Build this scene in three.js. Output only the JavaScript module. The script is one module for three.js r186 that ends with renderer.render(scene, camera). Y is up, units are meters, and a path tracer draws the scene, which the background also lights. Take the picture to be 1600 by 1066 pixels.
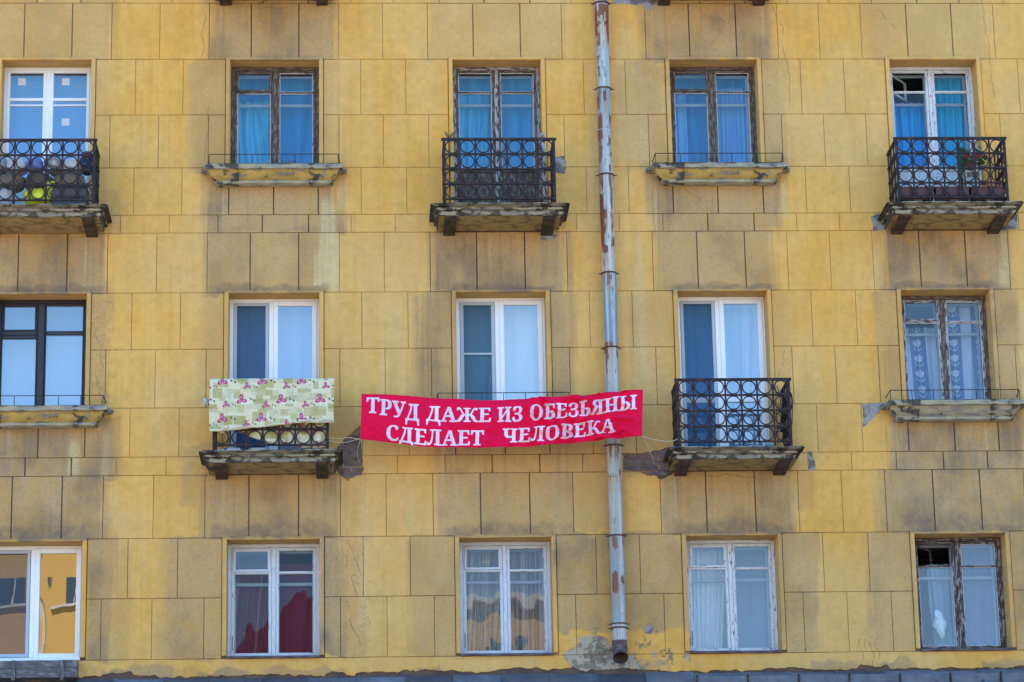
import * as THREE from 'three';
import { mergeGeometries, toCreasedNormals } from 'three/addons/utils/BufferGeometryUtils.js';
import { Brush, Evaluator, SUBTRACTION } from 'three-bvh-csg';

// ---------------------------------------------------------------- camera, sky, sun, exposure
const scene = new THREE.Scene();
const camera = new THREE.PerspectiveCamera(13.22, 1600 / 1066, 0.5, 900);
camera.position.set(-3.547, 1.657, 40.254);
camera.rotation.order = 'YXZ';
camera.rotation.set(0.2666, -0.0526, -0.0193);

const renderer = new THREE.WebGLRenderer({ antialias: true });
renderer.setSize(1024, 682);
renderer.toneMapping = THREE.LinearToneMapping;
renderer.toneMappingExposure = 2.9;
renderer.shadowMap.enabled = true;

{ // a clear blue sky, the same all round
  const W = 256, H = 128, d = new Float32Array(W * H * 4);
  for (let j = 0; j < H; j++) {
    const el = Math.max(0, ((j + 0.5) / H - 0.5) * 180), t = Math.pow(1 - el / 90, 9.0);
    for (let i = 0; i < W; i++) {
      const k = (j * W + i) * 4;
      d[k] = 0.14 + 0.42 * t; d[k + 1] = 0.375 + 0.40 * t; d[k + 2] = 0.77 + 0.22 * t; d[k + 3] = 1;
    }
  }
  const sky = new THREE.DataTexture(d, W, H, THREE.RGBAFormat, THREE.FloatType);
  sky.mapping = THREE.EquirectangularReflectionMapping; sky.magFilter = THREE.LinearFilter; sky.minFilter = THREE.LinearFilter;
  sky.needsUpdate = true;
  scene.background = sky; scene.environment = sky;
}
const sun = new THREE.DirectionalLight(0xffedd2, 5);    // stands behind the house: the front lies in open shade
sun.position.set(-16, 62, -28); sun.target.position.set(0, 5, 18);
sun.castShadow = true;
Object.assign(sun.shadow.camera, { left: -80, right: 80, top: 80, bottom: -80, near: 1, far: 260 });
sun.shadow.mapSize.set(4096, 4096);
scene.add(sun, sun.target);

// ---------------------------------------------------------------- helpers
function rng(seed) { let a = seed >>> 0; return () => { a = (a + 0x6D2B79F5) | 0; let t = Math.imul(a ^ (a >>> 15), 1 | a); t = (t + Math.imul(t ^ (t >>> 7), 61 | t)) ^ t; return ((t ^ (t >>> 14)) >>> 0) / 4294967296; }; }
const rand = rng(20240611);
const rr = (a, b, r = rand) => a + (b - a) * r();
const clamp = (v, a = 0, b = 1) => v < a ? a : v > b ? b : v;
const lerp = (a, b, t) => a + (b - a) * t;
const sstep = (a, b, x) => { const t = clamp((x - a) / (b - a)); return t * t * (3 - 2 * t); };
function hash(i, j) { let h = Math.imul(i, 374761393) + Math.imul(j, 668265263); h = Math.imul(h ^ (h >>> 13), 1274126177); return ((h ^ (h >>> 16)) >>> 0) / 4294967296; }
function vn(x, y) {
  const i = Math.floor(x), j = Math.floor(y), fx = x - i, fy = y - j, u = fx * fx * (3 - 2 * fx), v = fy * fy * (3 - 2 * fy);
  const a = hash(i, j), b = hash(i + 1, j), c = hash(i, j + 1), d = hash(i + 1, j + 1);
  return a + (b - a) * u + (c - a) * v + (a - b - c + d) * u * v;
}
function fbm(x, y, o = 4) { let s = 0, a = 0.5, t = 0; for (let k = 0; k < o; k++) { s += a * vn(x, y); t += a; x = x * 2.03 + 17.1; y = y * 2.03 + 9.7; a *= 0.5; } return s / t; }
// tileable value noise on a period p
const GX = new Float64Array(512), GY = new Float64Array(512); for (let k = 0; k < 512; k++) { const t = hash(k, 91) * 6.28318; GX[k] = Math.cos(t); GY[k] = Math.sin(t); }
const gi = (a, b) => { let h = Math.imul(a + 131, 374761393) + Math.imul(b + 57, 668265263); h = Math.imul(h ^ (h >>> 13), 1274126177); return (h ^ (h >>> 16)) & 511; };
function vnp(x, y, p, q = p) {
  const i = Math.floor(x), j = Math.floor(y), fx = x - i, fy = y - j, u = fx * fx * fx * (fx * (6 * fx - 15) + 10), v = fy * fy * fy * (fy * (6 * fy - 15) + 10);
  const i0 = ((i % p) + p) % p, i1 = (i0 + 1) % p, j0 = ((j % q) + q) % q, j1 = (j0 + 1) % q, a = gi(i0, j0), b = gi(i1, j0), c = gi(i0, j1), d = gi(i1, j1);
  const A = GX[a] * fx + GY[a] * fy, B = GX[b] * (fx - 1) + GY[b] * fy, C = GX[c] * fx + GY[c] * (fy - 1), D = GX[d] * (fx - 1) + GY[d] * (fy - 1);
  const m = A + (B - A) * u, n = C + (D - C) * u, r = 0.5 + 0.95 * (m + (n - m) * v); return r < 0 ? 0 : r > 1 ? 1 : r;
}
function fbmp(u, v, px, py, o = 4) { let s = 0, a = 0.5, t = 0; for (let k = 0; k < o; k++) { s += a * vnp(u * px + 0, v * py, px, py); t += a; px *= 2; py *= 2; a *= 0.5; } return s / t; }
const toS = c => { c = clamp(c); return 255 * (c <= 0.0031308 ? c * 12.92 : 1.055 * Math.pow(c, 1 / 2.4) - 0.055); };
const mix3 = (a, b, t) => [lerp(a[0], b[0], t), lerp(a[1], b[1], t), lerp(a[2], b[2], t)];
function texture(w, h, fn, { srgb = true, repeat } = {}) {
  const d = new Uint8Array(w * h * 4);
  for (let j = 0; j < h; j++) for (let i = 0; i < w; i++) {
    const c = fn((i + 0.5) / w, (j + 0.5) / h, i, j), k = (j * w + i) * 4;
    if (typeof c === 'number') { d[k] = d[k + 1] = d[k + 2] = 255 * clamp(c); d[k + 3] = 255; }
    else { for (let m = 0; m < 3; m++) d[k + m] = srgb ? toS(c[m]) : 255 * clamp(c[m]); d[k + 3] = 255; }
  }
  const t = new THREE.DataTexture(d, w, h, THREE.RGBAFormat);
  if (srgb) t.colorSpace = THREE.SRGBColorSpace;
  t.wrapS = t.wrapT = THREE.RepeatWrapping; t.magFilter = THREE.LinearFilter; t.minFilter = THREE.LinearMipmapLinearFilter; t.generateMipmaps = true;
  if (repeat) t.repeat.set(...repeat);
  t.needsUpdate = true; return t;
}
const rgb = (r, g, b) => new THREE.Color().setRGB(r, g, b);
const std = (o) => new THREE.MeshStandardMaterial(o);
const names = {};
function numbered(n) { const k = names[n] = (names[n] ?? -1) + 1; return k ? `${n}_${String(k).padStart(3, '0')}` : n; }
function mesh(name, geo, mat, parent) {
  const m = new THREE.Mesh(geo, mat); m.name = name; m.castShadow = m.receiveShadow = true; if (parent) parent.add(m); return m;
}
function group(name, parent, x = 0, y = 0, z = 0) { const g = new THREE.Group(); g.name = name; g.position.set(x, y, z); if (parent) parent.add(g); return g; }
function tag(o, label, category, grp) { o.name = numbered(o.name); scene.add(o); o.userData.label = label; o.userData.category = category; if (grp) o.userData.group = grp; return o; }
function struct(o) { o.userData.kind = 'structure'; scene.add(o); return o; }
const part = (o, label) => { if (label) o.userData.label = label; return o; };

// boxes with chamfered edges and uv in metres, v along the longest side
function boxUV(g, ox = 0, oy = 0, along = null) {
  g.computeBoundingBox(); const s = g.boundingBox.getSize(new THREE.Vector3()); const L = along ?? (s.x > s.y && s.x > s.z ? 0 : s.y >= s.z ? 1 : 2);
  const p = g.attributes.position, n = g.attributes.normal, uv = new Float32Array(p.count * 2);
  for (let i = 0; i < p.count; i++) {
    const P = [p.getX(i), p.getY(i), p.getZ(i)], N = [Math.abs(n.getX(i)), Math.abs(n.getY(i)), Math.abs(n.getZ(i))];
    const D = N[0] > N[1] && N[0] > N[2] ? 0 : N[1] > N[2] ? 1 : 2, ax = [0, 1, 2].filter(a => a !== D);
    let u = ax[0], v = ax[1]; if (u === L) [u, v] = [v, u];
    uv[i * 2] = P[u] + ox; uv[i * 2 + 1] = P[v] + oy;
  }
  g.setAttribute('uv', new THREE.BufferAttribute(uv, 2)); return g;
}
function chamferBox(x0, x1, y0, y1, z0, z1, c = 0.004, along = null) {
  c = Math.min(c, (x1 - x0) / 3, (y1 - y0) / 3, (z1 - z0) / 3);
  const lo = [x0, y0, z0], hi = [x1, y1, z1], pos = [], nor = [];
  const tri = (a, b, d, n) => { // wind towards n
    const e = [b[0] - a[0], b[1] - a[1], b[2] - a[2]], f = [d[0] - a[0], d[1] - a[1], d[2] - a[2]];
    const cr = [e[1] * f[2] - e[2] * f[1], e[2] * f[0] - e[0] * f[2], e[0] * f[1] - e[1] * f[0]];
    if (cr[0] * n[0] + cr[1] * n[1] + cr[2] * n[2] < 0) [b, d] = [d, b];
    pos.push(...a, ...b, ...d); for (let k = 0; k < 3; k++) nor.push(...n);
  };
  const V = (sx, sy, sz, ax) => { const s = [sx, sy, sz], r = []; for (let k = 0; k < 3; k++) { const o = k === ax ? 0 : c; r.push(s[k] > 0 ? hi[k] - o : lo[k] + o); } return r; };
  const S = [-1, 1];
  for (let ax = 0; ax < 3; ax++) for (const s of S) {
    const b = (ax + 1) % 3, d = (ax + 2) % 3, mk = (p, q) => { const v = [0, 0, 0]; v[ax] = s; v[b] = p; v[d] = q; return V(...v, ax); }, n = [0, 0, 0]; n[ax] = s;
    tri(mk(-1, -1), mk(1, -1), mk(1, 1), n); tri(mk(-1, -1), mk(1, 1), mk(-1, 1), n);
  }
  for (let ax = 0; ax < 3; ax++) { const b = (ax + 1) % 3, d = (ax + 2) % 3; for (const s of S) for (const t of S) {
    const mk = (e, f) => { const v = [0, 0, 0]; v[ax] = e; v[b] = s; v[d] = t; return V(...v, f); }, n = [0, 0, 0]; n[b] = s * Math.SQRT1_2; n[d] = t * Math.SQRT1_2;
    tri(mk(-1, b), mk(1, b), mk(1, d), n); tri(mk(-1, b), mk(1, d), mk(-1, d), n);
  } }
  for (const a of S) for (const b of S) for (const d of S) tri(V(a, b, d, 0), V(a, b, d, 1), V(a, b, d, 2), [a / 1.732, b / 1.732, d / 1.732]);
  const g = new THREE.BufferGeometry();
  g.setAttribute('position', new THREE.Float32BufferAttribute(pos, 3)); g.setAttribute('normal', new THREE.Float32BufferAttribute(nor, 3));
  return boxUV(g, rr(0, 3), rr(0, 3), along);
}
const merge = list => mergeGeometries(list.map(g => g.index ? g.toNonIndexed() : g).map(g => { for (const k of Object.keys(g.attributes)) if (!['position', 'normal', 'uv'].includes(k)) g.deleteAttribute(k); return g; }), false);
function grid(nu, nv, fn, closed = false) { // indexed surface from fn(u,v) -> [x,y,z,(u,v)]
  const pos = [], uv = [], idx = [];
  for (let j = 0; j <= nv; j++) for (let i = 0; i <= nu; i++) { const r = fn(i / nu, j / nv, i, j); pos.push(r[0], r[1], r[2]); uv.push(r[3] ?? i / nu, r[4] ?? j / nv); }
  for (let j = 0; j < nv; j++) for (let i = 0; i < nu; i++) { const a = j * (nu + 1) + i, b = a + 1, c = a + nu + 1, d = c + 1; idx.push(a, b, d, a, d, c); }
  const g = new THREE.BufferGeometry(); g.setAttribute('position', new THREE.Float32BufferAttribute(pos, 3)); g.setAttribute('uv', new THREE.Float32BufferAttribute(uv, 2)); g.setIndex(idx); g.computeVertexNormals(); return g;
}
function tube(points, r, seg = 24, rad = 6) { return new THREE.TubeGeometry(new THREE.CatmullRomCurve3(points.map(p => new THREE.Vector3(...p))), seg, r, rad); }
function bar(a, b, r) { // thin round rod between two points
  const A = new THREE.Vector3(...a), B = new THREE.Vector3(...b), d = B.clone().sub(A), g = new THREE.CylinderGeometry(r, r, d.length(), 6, 1);
  g.applyQuaternion(new THREE.Quaternion().setFromUnitVectors(new THREE.Vector3(0, 1, 0), d.clone().normalize())); g.translate(...A.add(B).multiplyScalar(0.5).toArray()); return g;
}
// lumpy closed body for sacks, bundles and bags
function lump(rx, ry, rz, seed, amp = 0.14, pw = 2.6, fold = 3) {
  const g = new THREE.SphereGeometry(1, 28, 20), p = g.attributes.position, v = new THREE.Vector3();
  for (let i = 0; i < p.count; i++) {
    v.fromBufferAttribute(p, i); const q = Math.pow(Math.abs(v.x) ** pw + Math.abs(v.y) ** pw + Math.abs(v.z) ** pw, -1 / pw);
    const th = Math.atan2(v.z, v.x), n = fbm(Math.cos(th) * 2 + seed * 7.3 + v.y * fold, Math.sin(th) * 2 + v.y * 2.2 + seed, 3) - 0.5;
    const k = q * (1 + amp * 2 * n); p.setXYZ(i, v.x * k * rx, v.y * k * ry, v.z * k * rz);
  }
  g.computeVertexNormals(); return g;
}

// ---------------------------------------------------------------- measures of the front (metres)
const COL = [-8.084, -4.8, -1.575, 1.595, 4.815];
const JY = [18.07, 17.799, 16.927, 16.073, 15.269, 14.559, 14.290, 13.400, 12.568, 11.719, 11.014, 10.751, 9.857, 9.014, 8.166];
const P1 = [-9.75, -9.1, -8.42, -7.73, -7.16, -6.465, -5.75, -5.14, -4.45, -3.87, -3.23, -2.575, -1.91, -1.22, -0.613, 0, 0.617, 1.26, 1.95, 2.563, 3.18, 3.8, 4.48, 5.15, 5.775, 6.42, 7.1];
const P2 = [-9.4, -8.73, -8.08, -7.43, -6.805, -6.12, -5.45, -4.81, -4.17, -3.555, -2.9, -2.25, -1.55, -0.92, -0.31, 0.3, 0.94, 1.59, 2.25, 2.875, 3.515, 4.17, 4.83, 5.46, 6.09, 6.75];
const P3 = [-9.55, -8.9, -8.25, -7.61, -6.99, -6.295, -5.6, -4.97, -4.31, -3.7, -3.07, -2.4, -1.74, -1.07, -0.465, 0.15, 0.78, 1.43, 2.1, 2.72, 3.34, 3.98, 4.65, 5.28, 5.95, 6.6];
const COURSE = [P3, P1, P2, P1, P2, P3, P1, P2, P1, P2, P3, P1, P2, P1];
// every window: column, kind, opening (x0,x1,y0,y1)
const HEAD = { A: 16.915, B: 13.39, C: 9.825 };
const WIN = {};
for (const [r, feet] of [['A', [14.475, 15.27, 14.475, 15.27, 14.475]], ['B', [11.73, 10.93, 11.73, 10.93, 11.73]], ['C', [8.2, 8.2, 8.2, 8.2, 8.2]]])
  feet.forEach((y0, c) => { const cx = COL[c] + (r === 'A' && c === 4 ? 0.02 : 0); WIN[r + (c + 1)] = { cx, x0: cx - 0.642, x1: cx + 0.642, y0, y1: HEAD[r] }; });
WIN.C1.x0 = -9.2; WIN.C1.x1 = -7.43; WIN.C1.cx = -8.315;
const AREA = { x: -10, y: 7.4, w: 17.6, h: 10.9 };            // the piece of front covered by the paint texture

// ---------------------------------------------------------------- plaster paint: yellow limewash, soot, washed streaks, cracks
const blockRects = [];
for (let j = 0; j < COURSE.length; j++) {
  const y1 = JY[j], y0 = JY[j + 1], xs = COURSE[j];
  for (let i = 0; i + 1 < xs.length; i++) {
    const wide = x => COL.some(c => Math.abs(x - c) < 0.78) ? 0.017 : 0.0075;
    const gl = wide(xs[i]) / 2, gr = wide(xs[i + 1]) / 2;
    let spans = [[xs[i] + gl, xs[i + 1] - gr]];
    for (const k in WIN) { const w = WIN[k]; if (w.y0 < y1 - 0.02 && w.y1 > y0 + 0.02) spans = spans.flatMap(([a, b]) => { const l = w.x0 - 0.07, r = w.x1 + 0.07; if (b <= l || a >= r) return [[a, b]]; return [[a, l], [r, b]].filter(([p, q]) => q - p > 0.03); }); }
    for (const [a, b] of spans) blockRects.push([a, b, y0 + 0.0042, y1 - 0.0042]);
  }
}
// soot and dirt: x0,x1,y0,y1,strength ; edges are broken up by streaks
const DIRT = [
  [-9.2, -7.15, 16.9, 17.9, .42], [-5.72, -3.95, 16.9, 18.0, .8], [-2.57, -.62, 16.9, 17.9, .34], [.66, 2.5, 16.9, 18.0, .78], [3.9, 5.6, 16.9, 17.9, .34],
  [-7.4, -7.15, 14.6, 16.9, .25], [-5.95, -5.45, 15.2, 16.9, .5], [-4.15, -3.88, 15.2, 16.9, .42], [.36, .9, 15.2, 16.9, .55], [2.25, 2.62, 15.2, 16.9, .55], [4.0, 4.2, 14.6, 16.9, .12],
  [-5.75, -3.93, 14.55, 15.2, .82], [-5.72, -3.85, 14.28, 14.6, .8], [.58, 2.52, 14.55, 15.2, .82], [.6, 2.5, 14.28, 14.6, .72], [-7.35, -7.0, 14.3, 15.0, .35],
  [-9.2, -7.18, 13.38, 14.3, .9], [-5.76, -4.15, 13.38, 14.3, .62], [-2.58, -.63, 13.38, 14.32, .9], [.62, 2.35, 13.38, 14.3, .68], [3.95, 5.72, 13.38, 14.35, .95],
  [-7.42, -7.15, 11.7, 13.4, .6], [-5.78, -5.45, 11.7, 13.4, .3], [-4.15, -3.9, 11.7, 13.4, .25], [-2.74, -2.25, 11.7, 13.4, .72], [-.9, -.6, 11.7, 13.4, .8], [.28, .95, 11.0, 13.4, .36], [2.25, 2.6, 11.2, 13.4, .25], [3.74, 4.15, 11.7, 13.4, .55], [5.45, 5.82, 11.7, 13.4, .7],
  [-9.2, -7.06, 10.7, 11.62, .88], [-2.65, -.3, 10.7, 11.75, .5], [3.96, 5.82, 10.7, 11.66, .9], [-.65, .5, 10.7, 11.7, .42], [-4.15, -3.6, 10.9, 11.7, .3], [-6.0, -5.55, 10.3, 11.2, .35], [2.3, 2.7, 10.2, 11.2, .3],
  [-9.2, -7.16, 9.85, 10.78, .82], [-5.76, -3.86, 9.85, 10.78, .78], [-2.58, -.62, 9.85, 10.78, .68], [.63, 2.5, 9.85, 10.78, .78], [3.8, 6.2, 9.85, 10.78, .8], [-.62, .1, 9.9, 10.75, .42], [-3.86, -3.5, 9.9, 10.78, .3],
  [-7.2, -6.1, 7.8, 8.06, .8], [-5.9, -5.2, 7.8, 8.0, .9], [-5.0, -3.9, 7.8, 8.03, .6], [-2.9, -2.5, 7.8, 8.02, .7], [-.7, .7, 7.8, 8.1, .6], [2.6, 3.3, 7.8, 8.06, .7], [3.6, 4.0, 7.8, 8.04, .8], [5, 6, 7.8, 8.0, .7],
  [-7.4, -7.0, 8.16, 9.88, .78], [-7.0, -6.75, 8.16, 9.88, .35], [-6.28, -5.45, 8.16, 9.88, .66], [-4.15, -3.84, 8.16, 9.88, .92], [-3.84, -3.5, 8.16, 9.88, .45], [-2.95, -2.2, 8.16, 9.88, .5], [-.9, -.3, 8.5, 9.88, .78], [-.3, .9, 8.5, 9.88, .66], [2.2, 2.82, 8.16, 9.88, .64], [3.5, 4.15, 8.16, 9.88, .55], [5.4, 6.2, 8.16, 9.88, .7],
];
for (const z of DIRT) { z[5] = rr(0.0, 0.14); z[6] = rr(0.0, 0.14); }
const WASH = [ // rain-washed pale streaks: x0,x1,y0,y1,strength
  [-4.2, -3.86, 13.4, 14.9, .8], [-3.9, -3.7, 14.6, 15.2, .35], [-7.2, -7.08, 10.7, 11.5, .4], [-3.3, -2.9, 11.8, 13.3, .3], [-7.65, -7.5, 10.72, 11.4, .65], [-.32, -.1, 14, 17, .22], [.1, .6, 15.3, 17.6, .28],
  [-3.62, -3.45, 8.4, 10.6, .3], [2.42, 2.56, 9.9, 10.7, .45], [3.74, 3.95, 13.4, 14.2, .3], [5.65, 5.78, 13.4, 14.4, .55], [5.82, 5.95, 11.8, 13.3, .45], [.34, .5, 12, 14.4, .4], [2.5, 2.62, 14.4, 15.2, .45], [-2.95, -2.85, 9.9, 10.7, .3], [-7.1, -6.9, 9.9, 10.75, .28],
];
const SOOTY = []; // wavy soot above the heads
for (const k in WIN) if (k[0] !== 'A') SOOTY.push([WIN[k].x0 - 0.3, WIN[k].x1 + 0.34, WIN[k].y1 + 0.04, k[0] === 'C' ? 0.2 : 0.1]);
const CRACKS = [ // polylines that wander
  [[-5.83, 17.75], [-5.86, 16.95], 9], [[5.62, 17.85], [5.72, 16.2], 12], [[2.5, 17.75], [2.66, 17.3], 5], [[2.66, 17.3], [2.72, 16.2], 9], [[2.45, 12.5], [2.36, 12.05], 4], [[.95, 10.68], [2.05, 10.68], 9], [[4.05, 17.7], [4.3, 17.4], 4],
  [[-5.3, 17.72], [-4.6, 17.71], 7], [[1.1, 14.9], [1.35, 14.75], 4], [[-7.3, 12.9], [-7.2, 12.3], 5], [[-7.28, 12.2], [-7.2, 11.8], 5], [[-5.75, 16.2], [-5.8, 15.4], 6], [[-3.75, 9.8], [-3.6, 9.3], 6], [[-3.8, 9.6], [-3.65, 9.0], 6], [[-3.8, 8.95], [-3.6, 8.3], 7], [[1.7, 17.6], [1.9, 17.4], 3],
];
const PAINT = (() => {
  const W = 2048, H = 1268, tint = new Float32Array(W * H).fill(1), warm = new Float32Array(W * H), extra = new Float32Array(W * H);
  const px = x => Math.round((x - AREA.x) / AREA.w * W), py = y => Math.round((y - AREA.y) / AREA.h * H);
  for (const [a, b, c, d] of blockRects) { const t = rr(0.975, 1.025), o = rr(-0.35, 0.35); for (let j = Math.max(0, py(c)); j < Math.min(H, py(d)); j++) for (let i = Math.max(0, px(a)); i < Math.min(W, px(b)); i++) { tint[j * W + i] = t; warm[j * W + i] = o; } }
  // runs of dirty water from the ends of ledges, slabs and heads
  const runs = new Float32Array(W * H), drip = (x, y, len, wd, s) => { const q = rr(0, 99); for (let j = py(y - len); j <= py(y); j++) for (let i = px(x - wd * 3); i <= px(x + wd * 3); i++) if (i >= 0 && j >= 0 && i < W && j < H) { const X = AREA.x + i / W * AREA.w, Y = AREA.y + j / H * AREA.h, cx = x + 0.03 * (fbm(Y * 1.5, q, 2) - 0.5), t = (y - Y) / len, a = s * (1 - t * t) * Math.max(0, 1 - Math.abs(X - cx) / (wd * (1 + t))) * (0.5 + fbm(X * 40, Y * 3 + q, 2)); runs[j * W + i] = Math.abs(a) > Math.abs(runs[j * W + i]) ? a : runs[j * W + i]; } };
  for (const [x, y, w, n] of [...['A2', 'A4', 'B1', 'B5', 'B3'].map(k => [WIN[k].cx, WIN[k].y0 - 0.28, 0.95, 22]), [COL[0], 14.3, 0.9, 16], [-1.6, 14.3, 0.9, 20], [4.86, 14.3, 0.9, 20], [-4.81, 10.76, 0.9, 18], [1.6, 10.76, 0.9, 18], [-4.8, 17.85, 0.9, 14], [1.6, 17.85, 0.9, 14]]) for (let k = 0; k < n; k++) { const e = rand() < 0.45 ? (rand() < 0.5 ? -1 : 1) * rr(0.75, 1.0) : rr(-1, 1); drip(x + e * w, y - rr(0, 0.1), rr(0.25, 1.3), rr(0.008, 0.035), rr(0.12, 0.5) * (rand() < 0.25 ? -0.8 : 1)); }
  for (let k = 0; k < 90; k++) drip(rr(-9, 6.2), rr(8.6, 17.8), rr(0.3, 1.6), rr(0.006, 0.02), rr(0.06, 0.2) * (rand() < 0.5 ? -1 : 1));
  const dot = (x, y, r, s) => { for (let j = py(y) - r; j <= py(y) + r; j++) for (let i = px(x) - r; i <= px(x) + r; i++) if (i >= 0 && j >= 0 && i < W && j < H) extra[j * W + i] = Math.max(extra[j * W + i], s); };
  for (const [a, b, n] of CRACKS) { let ox = 0; const L = Math.hypot(b[0] - a[0], b[1] - a[1]), N = Math.ceil(L * 240); for (let k = 0; k <= N; k++) { const t = k / N; ox = (fbm(t * n * 0.7 + a[0] * 9, a[1] * 3, 5) - 0.5) * 0.12; const vert = Math.abs(b[1] - a[1]) > Math.abs(b[0] - a[0]); dot(lerp(a[0], b[0], t) + (vert ? ox : 0), lerp(a[1], b[1], t) + (vert ? 0 : ox), 0, 0.6 * sstep(0.2, 0.5, fbm(t * 9 + n, 3.3, 2))); } }
  const map = texture(W, H, (u, v, i, j) => {
    const x = AREA.x + u * AREA.w, y = AREA.y + v * AREA.h, k = j * W + i;
    const n1 = fbm(x * 0.8 + 3, y * 0.8, 4), n2 = fbm(x * 5.1, y * 5.1 + 40, 4), st = fbm(x * 7.3 + 11, y * 0.5, 3), st2 = fbm(x * 26, y * 0.9 + 7, 2), g = hash(i, j);
    const crazed = fbm(x * 14 + 60, y * 14, 3), blot = fbm(x * 2.3 + 7, y * 1.7 + 3, 4);
    const sx = x + (st - 0.5) * 0.34 + (st2 - 0.5) * 0.12 + (n2 - 0.5) * 0.10, sy = y + (n2 - 0.5) * 0.2;
    let d = 0.01 + 0.14 * sstep(0.38, 0.75, n1) + 0.05 * sstep(11.6, 10.0, y + n1);
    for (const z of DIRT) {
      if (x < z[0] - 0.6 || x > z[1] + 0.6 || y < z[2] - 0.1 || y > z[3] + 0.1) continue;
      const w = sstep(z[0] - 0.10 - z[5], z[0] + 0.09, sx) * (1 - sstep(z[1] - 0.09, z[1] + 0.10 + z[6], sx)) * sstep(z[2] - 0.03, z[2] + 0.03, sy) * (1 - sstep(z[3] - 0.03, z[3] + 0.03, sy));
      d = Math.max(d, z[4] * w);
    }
    d *= 0.72 + 0.50 * n2 + 0.42 * (st2 - 0.5) + 0.5 * (crazed - 0.5) + 0.25 * (st - 0.5);
    let wash = 0; for (const z of WASH) { if (x < z[0] - 0.2 || x > z[1] + 0.2 || y < z[2] - 0.1 || y > z[3] + 0.1) continue; const mw = (z[0] + z[1]) / 2, sw = mw + (x - mw) / lerp(0.4, 1, clamp((z[3] - y) / (z[3] - z[2]) * 1.3)) + (st2 - 0.5) * 0.1 + (n2 - 0.5) * 0.05; wash = Math.max(wash, z[4] * sstep(z[0] - 0.05, z[0] + 0.05, sw) * (1 - sstep(z[1] - 0.05, z[1] + 0.05, sw)) * sstep(z[2], z[2] + 0.1, sy) * (1 - sstep(z[3] - 0.25, z[3], y))); }
    let soot = 0; for (const z of SOOTY) if (x > z[0] && x < z[1] && y > z[2] - 0.03 && y < z[2] + 0.42) { const h = z[3] * (0.1 + 1.7 * fbm(x * 1.9, z[2], 3)); soot = Math.max(soot, 0.6 * (1 - sstep(h * 0.6, h * 1.25, y - z[2] + (n2 - 0.5) * 0.1)) * sstep(z[0], z[0] + 0.3, sx) * (1 - sstep(z[1] - 0.3, z[1], sx)) * (0.2 + 1.1 * crazed)); }
    const w = warm[k];
    let c = mix3([0.715, 0.36, 0.066], [0.74, 0.428, 0.124], clamp(0.58 + 2.2 * (n1 - 0.5) + 0.9 * (st - 0.5) + 0.35 * w));
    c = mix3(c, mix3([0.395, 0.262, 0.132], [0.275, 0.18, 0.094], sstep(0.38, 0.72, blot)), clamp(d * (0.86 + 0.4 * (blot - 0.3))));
    { const q = runs[k]; if (q > 0) c = mix3(c, [0.2, 0.135, 0.08], q * 0.75); else if (q < 0) c = mix3(c, [0.64, 0.5, 0.26], -q * 0.8); }
    c = mix3(c, [0.60, 0.46, 0.23], wash * (0.75 + 0.4 * (st2 - 0.2)) * (1 - soot));
    c = mix3(c, [0.15, 0.102, 0.075], soot);
    c = mix3(c, [0.12, 0.08, 0.05], extra[k]);
    const f = tint[k] * (1 + 0.14 * (n2 - 0.5) + 0.2 * (crazed - 0.5) + 0.10 * (st2 - 0.5) + 0.07 * (g - 0.5));
    { const sp = sstep(0.5, 0.75, fbm(x * 55 + 3, y * 48, 3)) * clamp(d * 1.3) * 0.22; c = mix3(c, [0.13, 0.09, 0.055], sp); }
    if ((x > -3.86 && x < -3.45 && y > 8.2 && y < 9.86) || (x > -7.42 && x < -7.0 && y > 11.75 && y < 13.3)) { const rg = Math.abs(fbm(x * 5.5 + 3, y * 8 + st, 3) - 0.5); if (rg < 0.012) c = mix3(c, [0.17, 0.11, 0.065], 0.65 * (1 - rg / 0.012)); }
    // patch of bare, mouldy render round the pipe's outlet and flecks of lost paint
    const bare = y < 8.7 && x > -1.2 && x < 1.2 ? sstep(0.605, 0.69, fbm(x * 3.1 + 5, y * 3.1, 4) + 0.26 * sstep(8.5, 8.1, y) - 0.34 * sstep(0.3, 0.9, Math.abs(x - 0.05))) : 0;
    if (bare) c = mix3(c, crazed > 0.52 ? [0.14, 0.14, 0.12] : [0.36, 0.34, 0.28], bare * 0.8);
    if (y > 8.02 && y < 8.75 && x > -.55 && x < .72) { const gm = sstep(0.55, 0.6, fbm(x * 6 + 31, y * 6, 3)); if (y < 8.55 && gm && fbm(x * 30, y * 30, 2) > 0.55) c = mix3(c, [0.1, 0.1, 0.08], 0.7 * gm); }
    // thin scratches of rust-red chalk low on the right
    if (x > 3.3 && x < 3.62 && y > 7.95 && y < 8.35) { const q = Math.abs(((x - 3.3) * 40 + Math.sin(y * 23) * 0.8 + y * 4) % 3 - 1.5); if (q < 0.24 && vn(y * 9, Math.floor(x * 26)) > 0.35) c = mix3(c, [0.36, 0.1, 0.04], 0.6); }
    return [c[0] * f, c[1] * f, c[2] * f];
  });
  return map;
})();
const TILE = { // fine relief of the plaster
  plaster: texture(512, 512, (u, v) => { const a = fbmp(u, v, 10, 10, 5), b = fbmp(u + 0.37, v, 42, 42, 3); return 0.25 + 0.42 * a + 0.25 * b; }, { srgb: false }),
};
TILE.plaster.repeat.set(AREA.w / 1.15, AREA.h / 1.15);
const M = {};
M.wall = std({ map: PAINT, bumpMap: TILE.plaster, bumpScale: 0.011, roughness: 0.93 });
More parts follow.
